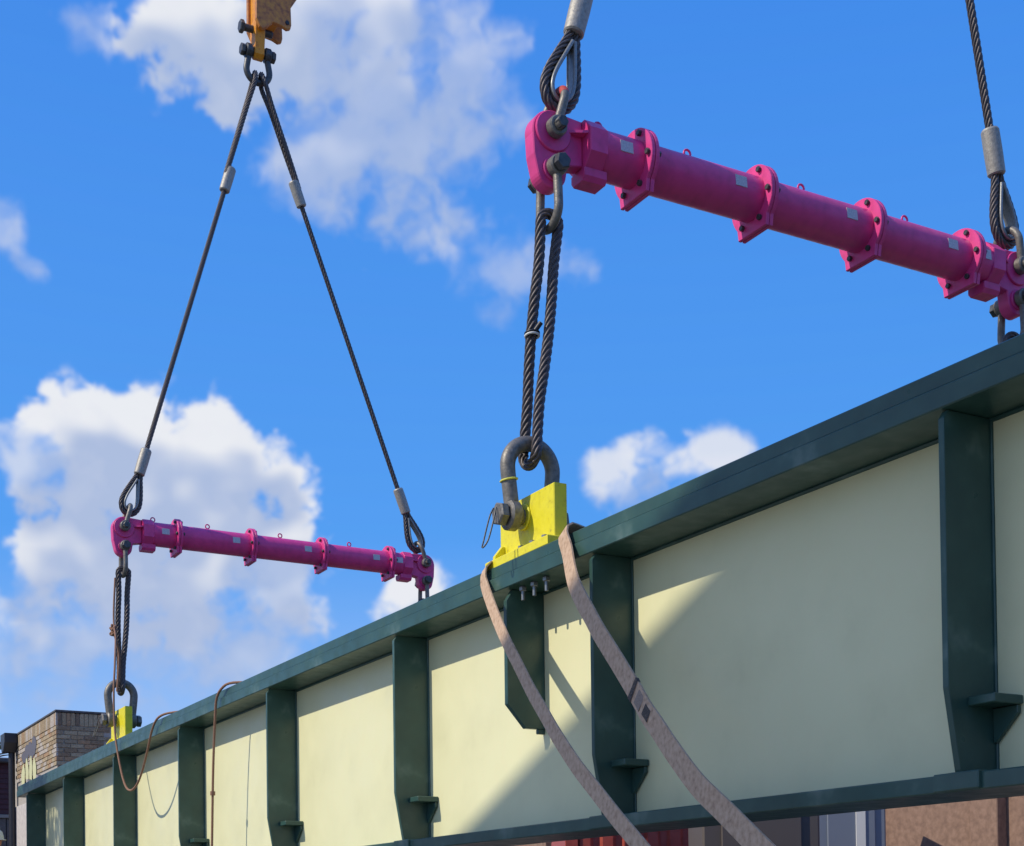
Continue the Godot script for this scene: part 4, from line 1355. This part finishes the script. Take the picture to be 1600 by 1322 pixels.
func build_lines() -> void:
	# two worn webbing straps thrown over the top flange and drawn out towards the ground
	var st := thing("lifting_strap", "narrow worn tan webbing strap hanging left of the yellow lug", "strap", Vector3(-2.9, TOP, 0))
	var mb := MB.new()
	var pts := [Vector3(-3.02, TOP + 0.012, -0.12), Vector3(-2.97, TOP + 0.010, 0.08), Vector3(-2.935, TOP + 0.008, 0.20), Vector3(-2.935, 3.29, 0.226), Vector3(-2.914, 3.237, 0.232), Vector3(-2.711, 3.054, 0.290), Vector3(-2.504, 2.893, 0.350), Vector3(-2.295, 2.740, 0.405), Vector3(-2.101, 2.596, 0.455), Vector3(-1.922, 2.475, 0.500), Vector3(-1.757, 2.361, 0.540), Vector3(-1.536, 2.219, 0.590), Vector3(-1.340, 2.105, 0.630), Vector3(-1.117, 1.981, 0.680), Vector3(-0.921, 1.874, 0.720), Vector3(-0.50, 1.64, 0.81), Vector3(0.1, 1.28, 0.95), Vector3(0.8, 0.65, 1.15), Vector3(1.2, 0.02, 1.3)]
	webbing(mb, smooth_path(pts, 0.03), Vector3(1, 0.35, 0.1), 0.07, 0.007)
	part("webbing", mb, M.strap, st)
	st = thing("lifting_strap", "wide worn strap with a black stitched patch right of the yellow lug", "strap", Vector3(-2.2, TOP, 0))
	mb = MB.new()
	pts = [Vector3(-2.30, TOP + 0.012, -0.12), Vector3(-2.26, TOP + 0.010, 0.08), Vector3(-2.215, TOP + 0.008, 0.20), Vector3(-2.20, 3.30, 0.226), Vector3(-2.160, 3.231, 0.232), Vector3(-2.013, 3.049, 0.290), Vector3(-1.785, 2.852, 0.350), Vector3(-1.688, 2.772, 0.375), Vector3(-1.490, 2.616, 0.420), Vector3(-1.308, 2.467, 0.460), Vector3(-1.218, 2.389, 0.480), Vector3(-1.121, 2.317, 0.500), Vector3(-0.983, 2.212, 0.530), Vector3(-0.790, 2.078, 0.570), Vector3(-0.612, 1.977, 0.600), Vector3(-0.391, 1.851, 0.640), Vector3(0.05, 1.60, 0.72), Vector3(0.6, 1.25, 0.84), Vector3(1.2, 0.6, 1.0), Vector3(1.5, 0.02, 1.1)]
	var path := smooth_path(pts, 0.03)
	webbing(mb, path, Vector3(1, 0.35, 0.1), 0.088, 0.008)
	part("webbing", mb, M.strap, st)
	# stitched sleeve and label a little below the middle
	var at := 0
	for i in path.size():
		if path[i].y < 2.40:
			at = i
			break
	for q in [[at - 6, at - 5, 0.013, "stitching", M.worn_black], [at - 4, at - 2, 0.011, "label", M.worn_label], [at - 1, at + 1, 0.012, "wear_patch", M.worn_black]]:
		mb = MB.new()
		webbing(mb, path.slice(q[0], q[1] + 1), Vector3(1, 0.35, 0.1), {"stitching": 0.09, "label": 0.06, "wear_patch": 0.045}[q[3]], q[2])
		part(q[3], mb, q[4], st)
	# tag lines
	var tl := thing("tag_line", "brown rope dropping straight from the flange down the cream web", "rope", Vector3(-7.0, TOP, 0))
	mb = MB.new()
	tube(mb, smooth_path([Vector3(-6.45, TOP + 0.013, -0.15), Vector3(-6.60, TOP + 0.013, 0.06), Vector3(-6.74, TOP + 0.022, 0.20), Vector3(-6.86, 3.33, 0.232), Vector3(-6.95, 3.27, 0.24), Vector3(-6.99, 3.14, 0.24), Vector3(-7.045, 2.78, 0.24), Vector3(-7.09, 2.22, 0.24), Vector3(-7.10, 1.2, 0.26), Vector3(-7.06, 0.02, 0.3)], 0.04), 0.0095, 8)
	part("cord", mb, M.cord, tl)
	mb = MB.new()
	tube(mb, smooth_path([Vector3(-7.06, 2.615, 0.24), Vector3(-7.063, 2.585, 0.24)], 0.01), 0.019, 8)
	part("knot", mb, M.cord, tl)
	tl = thing("tag_line", "brown rope looping from the far drop sling across the girder's web", "rope", Vector3(-9.8, TOP, 0))
	mb = MB.new()
	tube(mb, smooth_path([Vector3(-10.42, 4.90, 0.07), Vector3(-10.40, 4.62, 0.09), Vector3(-10.36, 4.44, 0.10), Vector3(-10.15, 4.28, 0.14), Vector3(-9.95, 4.0, 0.20), Vector3(-9.84, 3.7, 0.24), Vector3(-9.754, 3.34, 0.25), Vector3(-9.589, 3.04, 0.25), Vector3(-9.43, 2.87, 0.25), Vector3(-9.26, 2.815, 0.25), Vector3(-9.08, 2.84, 0.25), Vector3(-8.91, 2.93, 0.25), Vector3(-8.735, 3.09, 0.25), Vector3(-8.577, 3.27, 0.245), Vector3(-8.43, 3.345, 0.22), Vector3(-8.25, 3.36, 0.12), Vector3(-8.0, TOP + 0.013, 0.0)], 0.03), 0.0095, 8)
	part("cord", mb, M.cord, tl)
	mb = MB.new()
	for k in 5:
		var a := TAU * k / 5
		tube(mb, smooth_path([Vector3(-10.38, 4.40, 0.10), Vector3(-10.38 + cos(a) * 0.05, 4.40 + sin(a) * 0.05, 0.12), Vector3(-10.38 + cos(a + 1.2) * 0.045, 4.40 + sin(a + 1.2) * 0.045, 0.08), Vector3(-10.38, 4.40, 0.10)], 0.01), 0.011, 6)
	part("knot", mb, M.cord, tl)
	mb = MB.new()
	tube(mb, smooth_path([Vector3(-10.38, 4.40, 0.10), Vector3(-10.42, 4.30, 0.06), Vector3(-10.46, 4.20, 0.03), Vector3(-10.45, 4.0, 0.04), Vector3(-10.46, 3.85, 0.05)], 0.02), 0.012, 6)
	part("tail", mb, M.cord, tl)
	build_person()

func capsule(p: Vector3, a: Vector3, b: Vector3, ra: float, rb: float) -> float:
	var ab := b - a
	var h := clampf((p - a).dot(ab) / maxf(ab.length_squared(), 1e-9), 0.0, 1.0)
	return p.distance_to(a + ab * h) - lerpf(ra, rb, h)

# one continuous skin round tapered bones [a, b, ra, rb, colour], as surface nets
func skin(mb: MB, bones: Array, cell: float, blend: float) -> void:
	var lo := Vector3.ONE * 1e9
	var hi := Vector3.ONE * -1e9
	for b in bones:
		for k in 2:
			var q: Vector3 = b[k]
			lo = lo.min(q - Vector3.ONE * (b[2 + k] + cell * 2.0))
			hi = hi.max(q + Vector3.ONE * (b[2 + k] + cell * 2.0))
	var nx := int((hi.x - lo.x) / cell) + 2
	var ny := int((hi.y - lo.y) / cell) + 2
	var nz := int((hi.z - lo.z) / cell) + 2
	var val := PackedFloat32Array()
	var who := PackedInt32Array()
	val.resize(nx * ny * nz)
	who.resize(nx * ny * nz)
	for z in nz:
		for y in ny:
			for x in nx:
				var p := lo + Vector3(x, y, z) * cell
				var d := 1e3
				var best := 1e3
				var w := 0
				for i in bones.size():
					var b: Array = bones[i]
					var e := capsule(p, b[0], b[1], b[2], b[3])
					if e < best:
						best = e
						w = i
					var h := maxf(blend - absf(d - e), 0.0) / blend
					d = minf(d, e) - h * h * blend * 0.25
				var at := (z * ny + y) * nx + x
				val[at] = d
				who[at] = w
	var spot := {}
	var off := [0, 1, nx, nx + 1, nx * ny, nx * ny + 1, nx * ny + nx, nx * ny + nx + 1]
	for z in nz - 1:
		for y in ny - 1:
			for x in nx - 1:
				var at := (z * ny + y) * nx + x
				var inside := 0
				for o in off:
					if val[at + o] < 0.0:
						inside += 1
				if inside == 0 or inside == 8:
					continue
				var sum := Vector3.ZERO
				var cnt := 0
				for e in [[0, 1], [2, 3], [4, 5], [6, 7], [0, 2], [1, 3], [4, 6], [5, 7], [0, 4], [1, 5], [2, 6], [3, 7]]:
					var va := val[at + off[e[0]]]
					var vb := val[at + off[e[1]]]
					if (va < 0.0) != (vb < 0.0):
						var f := va / (va - vb)
						var pa := Vector3(e[0] & 1, (e[0] >> 1) & 1, e[0] >> 2)
						var pb := Vector3(e[1] & 1, (e[1] >> 1) & 1, e[1] >> 2)
						sum += pa.lerp(pb, f)
						cnt += 1
				spot[at] = lo + (Vector3(x, y, z) + sum / cnt) * cell
	var normal := func(at: int) -> Vector3:
		return Vector3(val[at + 1] - val[at], val[at + nx] - val[at], val[at + nx * ny] - val[at]).normalized()
	for at in spot:
		for ax in 3:
			var step: int = [1, nx, nx * ny][ax]
			var u: int = [nx, nx * ny, 1][ax]
			var v: int = [nx * ny, 1, nx][ax]
			if (val[at] < 0.0) == (val[at + step] < 0.0):
				continue
			if not (spot.has(at - u) and spot.has(at - v) and spot.has(at - u - v)):
				continue
			mb.col = bones[who[at]][4]
			mb.squad(spot[at], spot[at - u], spot[at - u - v], spot[at - v], normal.call(at), normal.call(at - u), normal.call(at - u - v), normal.call(at - v))

func build_person() -> void:
	# timber bearers, and the rigger who stands on them with only the helmet in view
	var o := Vector3(-12.40, 0.0, 0.82)
	var wood := mottled(111, 0.03, [[0.0, lin(0.20, 0.13, 0.075)], [1.0, lin(0.38, 0.26, 0.155)]], 2.0, 0.9)
	var t := thing("timber_stack", "stack of square timber bearers beside the far end of the girder", "timber", o)
	for k in 4:
		for j in 3:
			var mb := MB.new()
			var d := (j - 1) * 0.42
			if k % 2 == 0:
				box(mb, Vector3(-0.65, k * 0.221, d - 0.11), Vector3(0.65, k * 0.221 + 0.22, d + 0.11), 0.008)
			else:
				box(mb, Vector3(d - 0.11, k * 0.221, -0.55), Vector3(d + 0.11, k * 0.221 + 0.22, 0.55), 0.008)
			part("bearer", mb, wood, t, false)
	var p := thing("person", "person in a pale hard hat and orange jacket beside the far end of the girder", "person", o + Vector3(0, 0.885, 0))
	p.rotation.y = -0.6
	var jacket := Color(0.62, 0.12, 0.03)
	var trousers := Color(0.035, 0.045, 0.08)
	var skin_tone := Color(0.42, 0.19, 0.13)
	var boot := Color(0.05, 0.035, 0.025)
	var bones := [
		[Vector3(0, 0.95, 0), Vector3(0, 1.12, 0), 0.135, 0.13, jacket], [Vector3(0, 1.12, 0), Vector3(0, 1.34, 0.01), 0.13, 0.14, jacket],
		[Vector3(-0.15, 1.40, 0), Vector3(0.15, 1.40, 0), 0.075, 0.075, jacket], [Vector3(0, 1.42, 0), Vector3(0, 1.53, 0.02), 0.06, 0.055, skin_tone]]
	for s: float in [-1.0, 1.0]:
		bones.append([Vector3(s * 0.185, 1.39, 0), Vector3(s * 0.235, 1.12, -0.02), 0.062, 0.05, jacket])
		bones.append([Vector3(s * 0.235, 1.12, -0.02), Vector3(s * 0.24, 0.88, 0.05), 0.05, 0.036, jacket])
		bones.append([Vector3(s * 0.09, 0.92, 0), Vector3(s * 0.105, 0.5, 0.02), 0.092, 0.064, trousers])
		bones.append([Vector3(s * 0.105, 0.5, 0.02), Vector3(s * 0.11, 0.10, -0.01), 0.062, 0.046, trousers])
		bones.append([Vector3(s * 0.11, 0.055, -0.03), Vector3(s * 0.12, 0.045, 0.15), 0.052, 0.044, boot])
	var mb := MB.new()
	mb.use_col = true
	skin(mb, bones, 0.028, 0.05)
	# head, finer
	skin(mb, [[Vector3(0, 1.58, 0.02), Vector3(0, 1.66, 0.015), 0.078, 0.092, skin_tone], [Vector3(0, 1.545, 0.06), Vector3(0, 1.57, 0.065), 0.045, 0.05, skin_tone], [Vector3(0, 1.635, 0.105), Vector3(0, 1.605, 0.128), 0.010, 0.015, skin_tone], [Vector3(0.082, 1.60, 0.01), Vector3(0.084, 1.635, 0.005), 0.014, 0.016, skin_tone], [Vector3(-0.082, 1.60, 0.01), Vector3(-0.084, 1.635, 0.005), 0.014, 0.016, skin_tone], [Vector3(-0.024, 1.562, 0.112), Vector3(0.024, 1.562, 0.112), 0.009, 0.009, Color(0.34, 0.12, 0.10)], [Vector3(-0.033, 1.642, 0.094), Vector3(-0.033, 1.642, 0.096), 0.012, 0.012, Color(0.08, 0.05, 0.04)], [Vector3(0.033, 1.642, 0.094), Vector3(0.033, 1.642, 0.096), 0.012, 0.012, Color(0.08, 0.05, 0.04)]], 0.011, 0.02)
	# hands with five fingers, hanging relaxed
	for s: float in [-1.0, 1.0]:
		var h := Vector3(s * 0.24, 0.86, 0.055)
		var hb := [[h, h + Vector3(0, -0.075, 0.012), 0.027, 0.03, skin_tone]]
		for k in 4:
			var f := h + Vector3(0, -0.085, -0.02 + k * 0.019)
			var len: float = [0.05, 0.066, 0.072, 0.064][k]
			hb.append([f, f + Vector3(-s * 0.008, -len * 0.55, 0.008), 0.009, 0.0085, skin_tone])
			hb.append([f + Vector3(-s * 0.008, -len * 0.55, 0.008), f + Vector3(-s * 0.024, -len, 0.016), 0.0085, 0.007, skin_tone])
		hb.append([h + Vector3(-s * 0.008, -0.03, 0.03), h + Vector3(-s * 0.022, -0.068, 0.06), 0.011, 0.0095, skin_tone])
		hb.append([h + Vector3(-s * 0.022, -0.068, 0.06), h + Vector3(-s * 0.03, -0.095, 0.062), 0.0095, 0.008, skin_tone])
		skin(mb, hb, 0.0085, 0.008)
	var cloth := StandardMaterial3D.new()
	cloth.vertex_color_use_as_albedo = true
	cloth.roughness = 0.8
	part("body", mb, cloth, p, false)
	mb = MB.new()
	lathe(mb, [Vector2(0.135, 1.675), Vector2(0.137, 1.683), Vector2(0.113, 1.69), Vector2(0.112, 1.72), Vector2(0.098, 1.765), Vector2(0.06, 1.797), Vector2(0.0, 1.806)], Transform3D(Basis(), Vector3(0, 0, 0.015)), 28)
	prism(mb, [Vector2(-0.006, 1.69), Vector2(0.006, 1.69), Vector2(0.006, 1.812), Vector2(-0.006, 1.812)], 0.16, Transform3D(Basis(), Vector3(0, 0, 0.015)), 0.003)
	var hat := part("hard_hat", mb, mat(lin(0.60, 0.62, 0.58), 0.4), p, false)
	mb = MB.new()
	prism(mb, [Vector2(-0.10, 0.05), Vector2(0.10, 0.05), Vector2(0.07, 0.155), Vector2(0.0, 0.175), Vector2(-0.07, 0.155)], 0.007, Transform3D(Basis(Vector3(1, 0, 0), Vector3(0, -0.12, 1).normalized(), Vector3(0, -1, -0.12).normalized()), Vector3(0, 1.686, 0.015)), 0.002)
	part("peak", mb, mat(lin(0.60, 0.62, 0.58), 0.4), hat, false)
